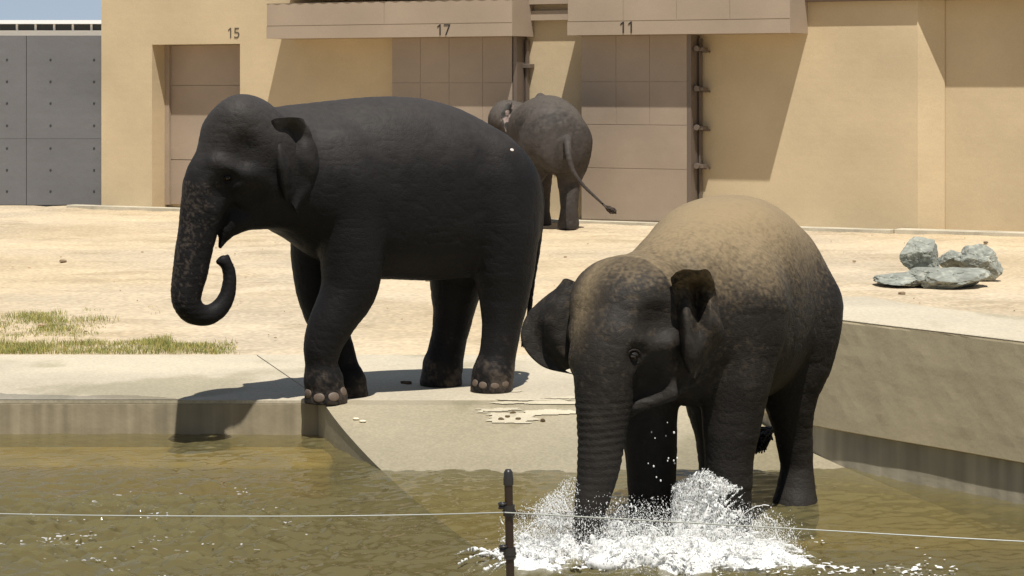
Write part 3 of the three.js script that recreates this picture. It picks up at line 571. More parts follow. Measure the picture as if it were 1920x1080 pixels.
// ---- the dark elephant on the pool's edge, walking left
{
  const F = frame([-0.95, 0, -17.93], [-0.887, 0.462]), f = new Field(), { J } = F;
  const st = [[996, 356, 432, 0.2], [984, 318, 470, 0.32], [962, 277, 496, 0.4], [920, 239, 514, 0.46], [860, 206, 522, 0.5], [800, 188, 526, 0.53], [740, 181, 524, 0.52], [680, 183, 520, 0.49], [620, 189, 500, 0.42], [570, 195, 468, 0.34], [530, 198, 440, 0.28], [490, 205, 420, 0.24]]
    .map(([px, t, b, w]) => { const a = J(px, t, 0), c = J(px, b, 0); return [a[0], a[1], c[1], w]; });
  f.loft(st, 0.1);
  const JH = (px, py, w, r) => J(px, py, w + 0.36 * clamp((625 - px) / 170), r);
  // head
  f.ball(JH(462, 268, 0), [0.33, 0.36, 0.31], 0.12);
  for (const w of [0.13, -0.13]) f.ball(JH(448, 222, w), [0.17, 0.165, 0.16], 0.1);
  f.cone(JH(436, 262, 0), JH(393, 350, 0), 0.235, 0.175, 0.1);
  for (const w of [0.17, -0.17]) { f.ball(JH(468, 352, w), [0.2, 0.17, 0.13], 0.1); f.cone(JH(405, 306, w * 0.95), JH(460, 318, w * 1.5), 0.07, 0.055, 0.06); f.cone(JH(470, 322, w * 1.35), JH(505, 300, w * 1.5), 0.05, 0.06, 0.08); }
  f.cone(JH(500, 378, 0), JH(440, 412, 0), 0.2, 0.1, 0.08).cone(JH(440, 412, 0), JH(424, 432, 0), 0.095, 0.06, 0.06).cone(JH(424, 432, 0), JH(413, 462, 0), 0.055, 0.018, 0.04);
  f.cone(JH(505, 300, 0), J(600, 330, 0.04), 0.3, 0.4, 0.15).cone(JH(510, 350, 0), J(620, 380, 0.1), 0.26, 0.36, 0.15);
  f.chain([JH(395, 335, 0, 0.185), JH(382, 385, 0, 0.165), JH(372, 430, 0, 0.142), JH(364, 470, 0, 0.134), JH(357, 510, 0, 0.126), JH(350, 545, 0, 0.113), JH(350, 566, 0, 0.104), JH(358, 581, 0, 0.094), JH(372, 589, 0, 0.082), JH(388, 591, 0, 0.075), JH(404, 584, 0, 0.069), JH(417, 571, 0, 0.063), JH(426, 553, 0, 0.058), JH(430, 533, 0, 0.054), JH(430, 513, 0, 0.05), JH(425, 497, 0, 0.046), JH(418, 489, 0, 0.042)], 0.08);
  f.cone(JH(425, 492, 0), JH(427, 480, 0), 0.03, 0.014, 0.02).cone(JH(420, 490, 0), JH(409, 491, 0), 0.034, 0.02, 0.02);
  // legs: left (near) and right (far)
  f.chain([J(660, 330, 0.24, 0.27), J(658, 420, 0.27, 0.25), J(660, 490, 0.28, 0.235), J(654, 545, 0.28, 0.21), J(624, 600, 0.28, 0.172), J(606, 642, 0.27, 0.148), J(602, 682, 0.26, 0.118), J(606, 712, 0.25, 0.14)], 0.1);
  f.cone(J(607, 720, 0.25), J(611, 746, 0.25), 0.145, 0.172, 0.05);
  f.chain([J(600, 360, -0.2, 0.24), J(590, 450, -0.24, 0.19), J(592, 520, -0.24, 0.17), J(606, 585, -0.2, 0.15), J(628, 640, -0.12, 0.13), J(645, 690, -0.06, 0.118), J(652, 715, -0.03, 0.135)], 0.08);
  f.cone(J(653, 720, -0.03), J(653, 738, -0.03), 0.14, 0.16, 0.05);
  f.chain([J(932, 350, 0.2, 0.33), J(938, 420, 0.24, 0.3), J(944, 490, 0.26, 0.25), J(945, 555, 0.26, 0.195), J(941, 610, 0.26, 0.155), J(933, 665, 0.26, 0.14), J(925, 700, 0.26, 0.155)], 0.1);
  f.cone(J(923, 705, 0.26), J(921, 726, 0.26), 0.16, 0.172, 0.05);
  f.chain([J(880, 400, -0.2, 0.32), J(862, 500, -0.24, 0.24), J(854, 545, -0.25, 0.195), J(850, 590, -0.26, 0.158), J(842, 635, -0.26, 0.142), J(833, 680, -0.26, 0.15)], 0.1);
  f.cone(J(829, 690, -0.26), J(827, 714, -0.26), 0.16, 0.175, 0.05);
  // shoulder blade, hip, belly fold
  f.ball(J(640, 330, 0.36), [0.22, 0.34, 0.12], 0.14); f.ball(J(930, 300, 0.3), [0.16, 0.2, 0.14], 0.14);
  f.chain([J(1000, 335, 0, 0.06), J(1012, 380, 0, 0.042), J(1008, 450, 0, 0.032), J(998, 530, 0, 0.024), J(992, 590, 0, 0.018)], 0.05);
  const flip = (z, s) => (s > 0 ? z : -0.72 - z); // the head's own middle lies at z = -0.36 here
  const eyeQ = F.march(f, 428, 336, 15, 18.5), eyeN = F.out(f, eyeQ);
  for (const s of [1, -1]) socket(f, [eyeQ[0], eyeQ[1], flip(eyeQ[2], s)], new THREE.Vector3(eyeN.x, eyeN.y, s * eyeN.z), 0.06);
  for (const [px, py, r, dip] of [[458, 382, 0.13, 0.5], [490, 372, 0.13, 0.55], [412, 360, 0.08, 0.6], [462, 285, 0.14, 0.85]]) { const q = F.march(f, px, py, 15, 18.5), n = F.out(f, q); for (const s of [1, -1]) f.ball([q[0] + n.x * r * dip, q[1] + n.y * r * dip, flip(q[2] + n.z * r * dip, s)], r, -0.09); }
  f.floor = 0;
  const body = surfaceNet(f, [-1.45, -0.03, -0.75], [2.05, 2.5, 0.75], 0.0115);
  const hideTone = (x, y, z) => {                                     // worn grey, paler toward the top of the back, pinkish on trunk and face
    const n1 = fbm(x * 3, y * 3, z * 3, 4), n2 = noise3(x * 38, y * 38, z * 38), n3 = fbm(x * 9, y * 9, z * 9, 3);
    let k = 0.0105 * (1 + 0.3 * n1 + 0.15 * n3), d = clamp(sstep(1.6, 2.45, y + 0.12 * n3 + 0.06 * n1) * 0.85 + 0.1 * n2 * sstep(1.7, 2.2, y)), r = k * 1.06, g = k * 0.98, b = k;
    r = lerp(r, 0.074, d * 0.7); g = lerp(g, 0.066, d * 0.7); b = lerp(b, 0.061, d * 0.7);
    const pale = (c, R) => Math.hypot(x - c[0], y - c[1]) < R;
    const n5 = noise3(x * 80, y * 80, z * 80), tr = x > spots.t[0] - 0.2 && y < 1.75 ? sstep(0.35, 0.75, 0.7 * n5 + 0.4 * n2 + 2.4 * (x - spots.t[0] - 0.19 * (spots.t[1] - y))) : 0;
    r = lerp(r, 0.11, tr * 0.38); g = lerp(g, 0.085, tr * 0.38); b = lerp(b, 0.065, tr * 0.38);
    const mud = y < 0.5 ? sstep(0.0, 0.9, n3 + (0.24 - y) * 2.2 + 0.35 * n2 + 0.3 * n5) : 0;
    r = lerp(r, 0.1, mud * 0.6); g = lerp(g, 0.078, mud * 0.6); b = lerp(b, 0.06, mud * 0.6);
    return [r, g, b];
  };
  const spots = { t: J(352, 430, 0) };
  const root = group('elephant', F.O, F.turn);
  tag(root, 'large dark elephant with curled trunk walking left along the pool edge', 'elephant');
  const trunkRings = (x, y, z) => (x > spots.t[0] - 0.35 && y < 1.6 ? 0.0013 * Math.sin(y * 150) * (0.4 + 0.6 * noise3(x * 5, y * 5, z * 5)) : 0);
  const all = [skin(body, (x, y, z) => creases(x, y, z) + trunkRings(x, y, z), hideTone)];
  const earA = [[[505, 228, 0.32], [506, 250, 0.27], [509, 290, 0.3], [520, 338, 0.3], [531, 366, 0.28]], [[516, 223, 0.41], [519, 248, 0.36], [525, 285, 0.43], [530, 337, 0.42], [536, 375, 0.36]], [[540, 219, 0.43], [542, 246, 0.33], [546, 290, 0.36], [549, 342, 0.37], [545, 379, 0.34]], [[562, 221, 0.47], [571, 250, 0.42], [579, 285, 0.48], [582, 333, 0.46], [555, 393, 0.39]], [[570, 232, 0.38], [583, 252, 0.4], [594, 280, 0.4], [600, 323, 0.4], [560, 403, 0.36]]];
  const e1 = ear(earA.map((l) => l.map((q) => JH(...q))), 0.013, 1, 3), e2 = ear(earA.map((l) => l.map(([px, py, w]) => JH(px, py, -w))), 0.013, -1, 9);
  all.push(skin(e1, null, hideTone), skin(e2, null, hideTone));
  for (const s of [1, -1]) {
    const n = new THREE.Vector3(eyeN.x, eyeN.y, s * eyeN.z), q = inward(f, [eyeQ[0], eyeQ[1], flip(eyeQ[2], s)], n);
    const ball = new THREE.SphereGeometry(0.026, 20, 14).translate(q[0] - n.x * 0.008, q[1] - n.y * 0.008, q[2] - n.z * 0.008);
    part('eye', ball, M_eye, root);
    all.push(skin(eyelids(q, n, 0.026, 0.25 * s), null, hideTone));
  }
  part('body', boxUV(mergeGeometries(all)), M_skin, root);
  part('tail_hair', tuft([J(992, 580, 0).slice(0, 3), J(985, 645, 0).slice(0, 3)], 0.0045, 21, 0.07), M_hair, root);
  const nails = []; for (const [px, py, w] of [[577, 742, 1], [598, 750, 1], [626, 748, 1], [645, 738, 1], [890, 722, 1], [905, 726, 1], [928, 727, 1], [948, 724, 1]]) { const q = F.march(f, px, py - 4, 15, 19), n = F.out(f, q); if (q[1] < 0.35) nails.push([q, n, px < 700 ? 0.046 : 0.036]); }
  toenails(root, nails, M_nail);
  const q = F.march(f, 960, 281, 15, 19), n = F.out(f, q);        // pale scuff on the rump
  const sc = new THREE.SphereGeometry(1, 12, 8).applyMatrix4(new THREE.Matrix4().makeBasis(new THREE.Vector3().crossVectors(UPV, n).normalize(), new THREE.Vector3().crossVectors(n, new THREE.Vector3().crossVectors(UPV, n).normalize()), n).scale(new THREE.Vector3(0.02, 0.013, 0.005)).setPosition(...q));
  part('mud_spot', sc, M_tag, root);
}
// ---- the dusty elephant wading at the foot of the ramp, facing the camera
{
  const F = frame([1.367, -0.55, -14.33], [-0.468, 0.884]), f = new Field(), { K, own } = F, b0 = 0.55;
  f.loft([[-1.03, 1.1, 0.8, 0.12], [-0.98, 1.3, 0.65, 0.26], [-0.82, 1.5, 0.5, 0.36], [-0.5, 1.68, 0.45, 0.45], [-0.15, 1.755, 0.42, 0.51], [0.15, 1.745, 0.42, 0.53], [0.42, 1.68, 0.46, 0.48], [0.66, 1.58, 0.5, 0.4], [0.9, 1.45, 0.62, 0.31]].map(([s, t, b, w]) => [s, t + b0, b + b0, w]), 0.1);
  // head, turned further to its right
  const hc = own(at(1183, 592, 13.42)), hd = (() => { const a = own([F.O[0] - 0.66, 0, F.O[2] + 0.75]); const l = Math.hypot(a[0], a[2]); return [a[0] / l, 0, a[2] / l]; })(), hr = [-hd[2], 0, hd[0]], ax = [hd, [0, 1, 0], hr];
  const H = (a, b, c, r) => [hc[0] + a * hd[0] + c * hr[0], hc[1] + b, hc[2] + a * hd[2] + c * hr[2], r];
  f.ball(H(-0.02, 0.01, 0), [0.32, 0.33, 0.37], 0.12, ax);
  for (const c of [0.15, -0.15]) f.ball(H(0.04, 0.15, c), [0.18, 0.15, 0.18], 0.1, ax);
  f.cone(H(0.12, 0.02, 0), H(0.24, -0.24, 0), 0.27, 0.215, 0.1);
  for (const c of [0.2, -0.2]) { f.ball(H(0.02, -0.26, c), [0.2, 0.19, 0.15], 0.1, ax); f.cone(H(0.26, -0.1, c * 0.8), H(0.1, -0.12, c * 1.7), 0.07, 0.055, 0.06); f.cone(H(0.0, -0.12, c * 1.45), H(-0.12, -0.04, c * 1.55), 0.06, 0.06, 0.09); }
  f.cone(H(-0.12, -0.36, 0), H(0.1, -0.47, 0), 0.22, 0.14, 0.1).cone(H(0.1, -0.47, -0.05), H(0.2, -0.5, -0.06), 0.1, 0.06, 0.06);
  f.cone(H(-0.1, -0.02, 0), [0.62, 1.12 + b0, 0, 0], 0.34, 0.42, 0.16);
  f.chain([K(1150, 640, 13.18, 0.205), K(1138, 700, 13.14, 0.182), K(1132, 750, 13.12, 0.16), K(1129, 800, 13.1, 0.143), K(1125, 850, 13.08, 0.125), K(1119, 895, 13.06, 0.109), K(1112, 930, 13.04, 0.099), K(1106, 960, 13.02, 0.09), K(1102, 984, 13.0, 0.08), K(1101, 1012, 12.99, 0.075)], 0.09);
  // lip that folds under the trunk, cheek line
  f.cone(K(1192, 764, 13.2), K(1255, 735, 13.22), 0.035, 0.06, 0.05);
  // legs
  const L = (s, y, w, r) => [s, y + b0, -w, r];
  f.chain([L(0.5, 1.1, 0.3, 0.3), L(0.55, 0.75, 0.3, 0.225), L(0.57, 0.45, 0.28, 0.18), L(0.57, 0.15, 0.26, 0.145), L(0.57, -0.15, 0.25, 0.13), L(0.58, -0.28, 0.25, 0.145), L(0.6, -0.4, 0.26, 0.175)], 0.1);
  f.chain([L(0.5, 1.1, -0.3, 0.28), L(0.57, 0.7, -0.29, 0.22), L(0.6, 0.4, -0.27, 0.175), L(0.6, 0.1, -0.25, 0.15), L(0.58, -0.2, -0.25, 0.14), L(0.58, -0.28, -0.25, 0.145), L(0.6, -0.4, -0.25, 0.175)], 0.1);
  f.chain([L(-0.62, 1.0, 0.22, 0.33), L(-0.6, 0.7, 0.23, 0.26), L(-0.56, 0.45, 0.22, 0.18), L(-0.6, 0.2, 0.23, 0.125), L(-0.64, -0.05, 0.24, 0.104), L(-0.62, -0.22, 0.24, 0.125), L(-0.58, -0.36, 0.25, 0.16)], 0.1);
  f.chain([L(-0.6, 1.0, -0.25, 0.34), L(-0.5, 0.65, -0.27, 0.27), L(-0.42, 0.4, -0.25, 0.19), L(-0.46, 0.15, -0.24, 0.15), L(-0.5, -0.1, -0.24, 0.14), L(-0.48, -0.36, -0.24, 0.16)], 0.1);
  f.ball(L(0.45, 1.15, 0.36), [0.24, 0.3, 0.14], 0.14); f.ball(L(-0.6, 1.25, 0.24), [0.2, 0.2, 0.14], 0.14);
  // tail, swung round behind the leg
  f.chain([L(-1.02, 1.15, 0, 0.06), L(-1.12, 0.8, 0.02, 0.04), K(1512, 720, 15.45, 0.03), K(1492, 780, 15.4, 0.026), K(1462, 800, 15.3, 0.03), K(1436, 810, 15.2, 0.026)], 0.05);
  const eyes = (() => {
    const q = F.march(f, 1194, 670, 12.6, 14), n = F.out(f, q), v = new THREE.Vector3(q[0] - hc[0], 0, q[2] - hc[2]), c = v.x * hr[0] + v.z * hr[2], nc = n.x * hr[0] + n.z * hr[2];
    const n2 = new THREE.Vector3(n.x - 2 * nc * hr[0], n.y, n.z - 2 * nc * hr[2]), q2 = inward(f, [q[0] - 2 * c * hr[0], q[1], q[2] - 2 * c * hr[2]], n2); return [[q, n], [q2, n2]];
  })();
  for (const [q, n] of eyes) socket(f, q, n, 0.085);
  { const q = F.march(f, 1228, 712, 12.6, 14), n = F.out(f, q); f.ball([q[0] + n.x * 0.06, q[1] + n.y * 0.06, q[2] + n.z * 0.06], 0.13, -0.07); }
  { const q = F.march(f, 1236, 600, 12.6, 14), n = F.out(f, q); f.ball([q[0] + n.x * 0.1, q[1] + n.y * 0.1, q[2] + n.z * 0.1], 0.13, -0.08); }
  const body = surfaceNet(f, [-1.5, -0.2, -0.95], [2.1, 2.4, 1.05], 0.0105);
  const stripeC = 0.02;
  const hideTone = (x, y, z) => {
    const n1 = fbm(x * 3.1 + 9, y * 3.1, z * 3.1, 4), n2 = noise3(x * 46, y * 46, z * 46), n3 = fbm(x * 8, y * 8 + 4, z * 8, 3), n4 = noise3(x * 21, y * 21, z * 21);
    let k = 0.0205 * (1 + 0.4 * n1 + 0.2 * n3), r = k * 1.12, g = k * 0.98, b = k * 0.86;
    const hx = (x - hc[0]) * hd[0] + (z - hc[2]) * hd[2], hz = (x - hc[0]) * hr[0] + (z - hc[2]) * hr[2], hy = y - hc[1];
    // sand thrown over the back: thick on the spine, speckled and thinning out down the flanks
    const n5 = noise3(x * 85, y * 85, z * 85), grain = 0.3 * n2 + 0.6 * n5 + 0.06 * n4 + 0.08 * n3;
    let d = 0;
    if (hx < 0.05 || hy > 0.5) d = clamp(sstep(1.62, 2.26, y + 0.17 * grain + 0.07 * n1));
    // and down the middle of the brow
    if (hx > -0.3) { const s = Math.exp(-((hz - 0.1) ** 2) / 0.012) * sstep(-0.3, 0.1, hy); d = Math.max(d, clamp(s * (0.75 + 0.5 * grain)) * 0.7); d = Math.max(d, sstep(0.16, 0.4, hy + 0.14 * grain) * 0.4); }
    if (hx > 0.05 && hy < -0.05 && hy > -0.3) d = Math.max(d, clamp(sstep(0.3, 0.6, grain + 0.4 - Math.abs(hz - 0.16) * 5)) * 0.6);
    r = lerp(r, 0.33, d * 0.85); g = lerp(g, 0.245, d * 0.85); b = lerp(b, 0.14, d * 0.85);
    const fl = sstep(0.15, 0.6, n2 * 0.5 + n5 * 0.4 + n4 * 0.2 + n1 * 0.6) * 0.18 * sstep(0.8, 1.5, y); r = lerp(r, 0.16, fl); g = lerp(g, 0.12, fl); b = lerp(b, 0.075, fl);
    return [r, g, b];
  };
  const root = group('elephant', F.O, F.turn);
  tag(root, 'elephant with sandy tan back wading in the pool with its trunk lowered into splashing water', 'elephant');
  const rings = (x, y, z) => { const hx = (x - hc[0]) * hd[0] + (z - hc[2]) * hd[2], hy = y - hc[1]; return hx > 0.1 && hy < -0.3 ? 0.0021 * Math.sin(y * 150 + 4 * noise3(x * 4, y * 2, z * 4)) * sstep(-0.35, -0.5, hy) * (0.5 + 0.5 * sstep(-1.0, -0.7, hy)) : 0; };
  const all = [skin(body, (x, y, z) => creases(x, y, z) + rings(x, y, z), hideTone)];
  // left ear, its top folded over; right ear held out
  const eL = ear([[[1258, 520, 13.12], [1264, 545, 13.2], [1272, 585, 13.17], [1277, 635, 13.16], [1286, 692, 13.2]], [[1275, 508, 12.98], [1284, 540, 13.2], [1288, 585, 13.06], [1290, 640, 13.03], [1294, 702, 13.1]], [[1302, 508, 12.97], [1306, 545, 13.3], [1308, 590, 13.2], [1308, 645, 13.1], [1298, 707, 13.12]], [[1328, 508, 13.02], [1331, 545, 13.18], [1333, 585, 13.1], [1330, 630, 13.12], [1302, 709, 13.14]], [[1338, 522, 13.12], [1344, 555, 13.2], [1350, 595, 13.22], [1357, 636, 13.24], [1300, 711, 13.16]]].map((l) => l.map((q) => K(...q))), 0.013, 1, 5);
  const eR = ear([[K(1078, 528, 13.62), K(1085, 590, 13.58), K(1088, 640, 13.56), K(1086, 702, 13.56)], [K(1066, 524, 13.62), K(1040, 585, 13.56), K(1045, 645, 13.55), K(1072, 692, 13.55)], [K(1056, 528, 13.74), K(1010, 590, 13.72), K(1018, 655, 13.68), K(1060, 696, 13.6)], [K(1060, 532, 13.78), K(990, 590, 13.76), K(979, 640, 13.72), K(1012, 684, 13.66), K(1082, 704, 13.57)]], 0.013, -1, 8);
  all.push(skin(eL, null, hideTone), skin(eR, null, hideTone));
  for (const s of [1, -1]) {
    const n = eyes[s > 0 ? 0 : 1][1], q = inward(f, eyes[s > 0 ? 0 : 1][0], n);
    part('eye', new THREE.SphereGeometry(0.027, 20, 14).translate(q[0] - n.x * 0.004, q[1] - n.y * 0.004, q[2] - n.z * 0.004), M_eye, root);
    all.push(skin(eyelids(q, n, 0.027, -0.3 * s), null, hideTone));
  }
  part('body', boxUV(mergeGeometries(all)), M_skin, root);
  part('tail_hair', tuft([K(1452, 802, 15.26).slice(0, 3), K(1416, 832, 15.1).slice(0, 3)], 0.006, 33, 0.13, 170), M_hair, root);
}
// ---- the elephant at the back, seen from behind
{
  const h = [-0.31, -0.951], F = frame([0.56, 0, -39.1], h), f = new Field(), { K } = F;
  const L = (s, y, w, r) => [s, y, -w, r];
  f.loft([[-1.08, 1.55, 1.2, 0.16], [-1.0, 1.85, 1.0, 0.38], [-0.82, 2.1, 0.95, 0.52], [-0.5, 2.25, 0.92, 0.56], [-0.1, 2.3, 0.92, 0.59], [0.35, 2.22, 0.95, 0.56], [0.7, 2.1, 1.05, 0.48], [1.0, 2.05, 1.2, 0.34]], 0.1, 2.1);
  f.cone(L(-0.95, 1.75, 0), L(0.2, 2.28, 0), 0.05, 0.06, 0.1);    // spine
  const T = K(952, 225, 40.0);
  f.ball(T, [0.34, 0.34, 0.32], 0.12); f.cone([T[0], T[1], T[2]], L(0.8, 1.75, 0), 0.3, 0.4, 0.15); f.cone(T, [T[0] + 0.35, T[1] - 0.5, T[2] - 0.15], 0.24, 0.16, 0.1); f.cone([T[0] + 0.35, T[1] - 0.5, T[2] - 0.15], [T[0] + 0.42, 0.3, T[2] - 0.2], 0.15, 0.06, 0.06);
  f.chain([L(-0.68, 1.5, -0.27, 0.36), L(-0.66, 1.15, -0.27, 0.29), L(-0.62, 0.85, -0.24, 0.2), L(-0.68, 0.6, -0.22, 0.165), L(-0.74, 0.35, -0.2, 0.145), L(-0.72, 0.15, -0.2, 0.165), L(-0.7, 0.04, -0.2, 0.185)], 0.1);
  f.chain([L(-0.55, 1.5, 0.27, 0.36), L(-0.45, 1.15, 0.33, 0.29), L(-0.38, 0.85, 0.39, 0.2), L(-0.42, 0.6, 0.44, 0.16), L(-0.46, 0.35, 0.46, 0.142), L(-0.44, 0.15, 0.46, 0.16), L(-0.42, 0.04, 0.46, 0.18)], 0.1);
  for (const [w, s] of [[0.22, 0.75], [-0.1, 0.45]]) f.chain([L(s - 0.1, 1.4, w, 0.28), L(s, 0.9, w, 0.2), L(s, 0.5, w, 0.155), L(s, 0.2, w, 0.15), L(s, 0.04, w, 0.18)], 0.1);
  f.chain([L(-1.06, 1.55, -0.06, 0.075), K(1066, 290, 37.85, 0.06), K(1074, 320, 37.8, 0.048), K(1094, 348, 37.78, 0.036), K(1120, 373, 37.76, 0.028), K(1136, 388, 37.75, 0.022)], 0.06);
  f.floor = 0;
  const body = surfaceNet(f, [-1.6, -0.05, -1.1], [2.0, 2.5, 1.25], 0.019);
  const hideTone = (x, y, z) => { const n1 = fbm(x * 3, y * 3 + 7, z * 3, 4), n2 = noise3(x * 24, y * 24, z * 24), k = 0.046 * (1 + 0.4 * n1 + 0.2 * n2), d = sstep(1.7, 2.2, y + 0.3 * n1 + 0.12 * n2) * 0.5; return [lerp(k * 1.12, 0.13, d), lerp(k * 0.96, 0.114, d), lerp(k * 0.86, 0.098, d)]; };  // mottled grey-brown, paler toward the top of the back
  const root = group('elephant', F.O, F.turn);
  tag(root, 'grey elephant seen from behind with tail swung out, facing the tan building', 'elephant');
  const E = (x, y, w) => K(x, y, w).slice(0, 3);
  const ea = ear([[E(962, 196, 39.75), E(966, 215, 39.75), E(966, 235, 39.72)], [E(958, 192, 39.55), E(950, 218, 39.5), E(952, 240, 39.5)], [E(948, 196, 39.5), E(938, 218, 39.42), E(950, 250, 39.45)]], 0.016, 1, 2);
  part('body', boxUV(mergeGeometries([skin(body, (x, y, z) => 1.6 * creases(x * 0.7, y * 0.7, z * 0.7), hideTone), skin(ea, null, (x, y, z) => { const p = sstep(0.05, 0.3, noise3(x * 14, y * 14, z * 14)); return [0.07 + 0.4 * p, 0.065 + 0.3 * p, 0.06 + 0.27 * p]; })])), M_skin, root);
  part('tail_hair', tuft([K(1130, 383, 37.75).slice(0, 3), K(1150, 396, 37.72).slice(0, 3)], 0.007, 44, 0.1, 80), std([0.05, 0.035, 0.025], 0.7), root);
}

// ================================================================ WATER, SPLASH
{
  // the surface is part of a closed body that swallows light on the way down
  const x0 = -16.5, x1 = 8.6, z0 = -17.75, z1 = -10.55, xs = [], zs = [];
  for (let x = x0; x < -4.2; x += 0.25) xs.push(x); for (let x = -4.2; x < 3.6; x += 0.02) xs.push(x); for (let x = 3.6; x <= x1; x += 0.25) xs.push(x);
  for (let z = z0; z <= z1; z += 0.022) zs.push(z);
  const W = xs.length, pos = [], idx = [];
  const splashAt = [0.95, -12.95];
  const wave = (x, z) => {
    const stir = Math.exp(-(((x + 2.5) / 1.2) ** 2) - ((z + 13.9) / 1.5) ** 2), near = Math.exp(-(((x - splashAt[0]) / 1.5) ** 2) - ((z - splashAt[1]) / 1.1) ** 2);
    const a = 0.013 + 0.07 * stir + 0.026 * near;
    const ring = Math.hypot(x - splashAt[0], (z - splashAt[1]));
    return a * (1.3 * fbm(x * 1.7, z * 2.6, 1.5, 3) + 1.3 * fbm(x * 5.5 + 2 * noise3(x, z, 2), z * 8, 4.5, 3) + 0.4 * noise3(x * 17, z * 22, 7)) + 0.02 * stir * Math.max(0, noise3(x * 7 + 1.5 * noise3(x * 2, z * 2, 3), z * 11, 2.7)) ** 1.5 + 0.006 * Math.sin(ring * 16 - 2 * noise3(x * 1.5, z * 1.5, 4)) * Math.exp(-ring * 0.45);
  };
  zs.forEach((z) => xs.forEach((x) => pos.push(x, WATER + wave(x, z), z)));
  for (let j = 0; j < zs.length - 1; j++) for (let i = 0; i < W - 1; i++) { const a = j * W + i, b = a + W; idx.push(a, b, a + 1, a + 1, b, b + 1); }
  const T = pos.length / 3, ring = [];
  for (let i = 0; i < W; i++) ring.push(i); for (let j = 1; j < zs.length; j++) ring.push(j * W + W - 1); for (let i = W - 2; i >= 0; i--) ring.push((zs.length - 1) * W + i); for (let j = zs.length - 2; j > 0; j--) ring.push(j * W);
  ring.forEach((r) => pos.push(pos[r * 3], -1.25, pos[r * 3 + 2]));
  const n = ring.length; for (let k = 0; k < n; k++) { const k2 = (k + 1) % n; idx.push(ring[k], ring[k2], T + k, ring[k2], T + k2, T + k); }
  const c = pos.length / 3; pos.push(-4, -1.25, -14); for (let k = 0; k < n; k++) idx.push(T + k, T + (k + 1) % n, c);
  const g = new THREE.BufferGeometry(); g.setAttribute('position', new THREE.Float32BufferAttribute(pos, 3)); g.setIndex(idx); g.computeVertexNormals();
  const m = new THREE.MeshPhysicalMaterial({ color: new THREE.Color().setRGB(0.175, 0.15, 0.068), roughness: 0.05, ior: 1.4, transparent: true, opacity: 0.6, thickness: 1, attenuationColor: new THREE.Color().setRGB(0.68, 0.5, 0.13), attenuationDistance: 1.25 });
  structure(mesh('water', g, m), 'murky olive pool water with ripples');
}
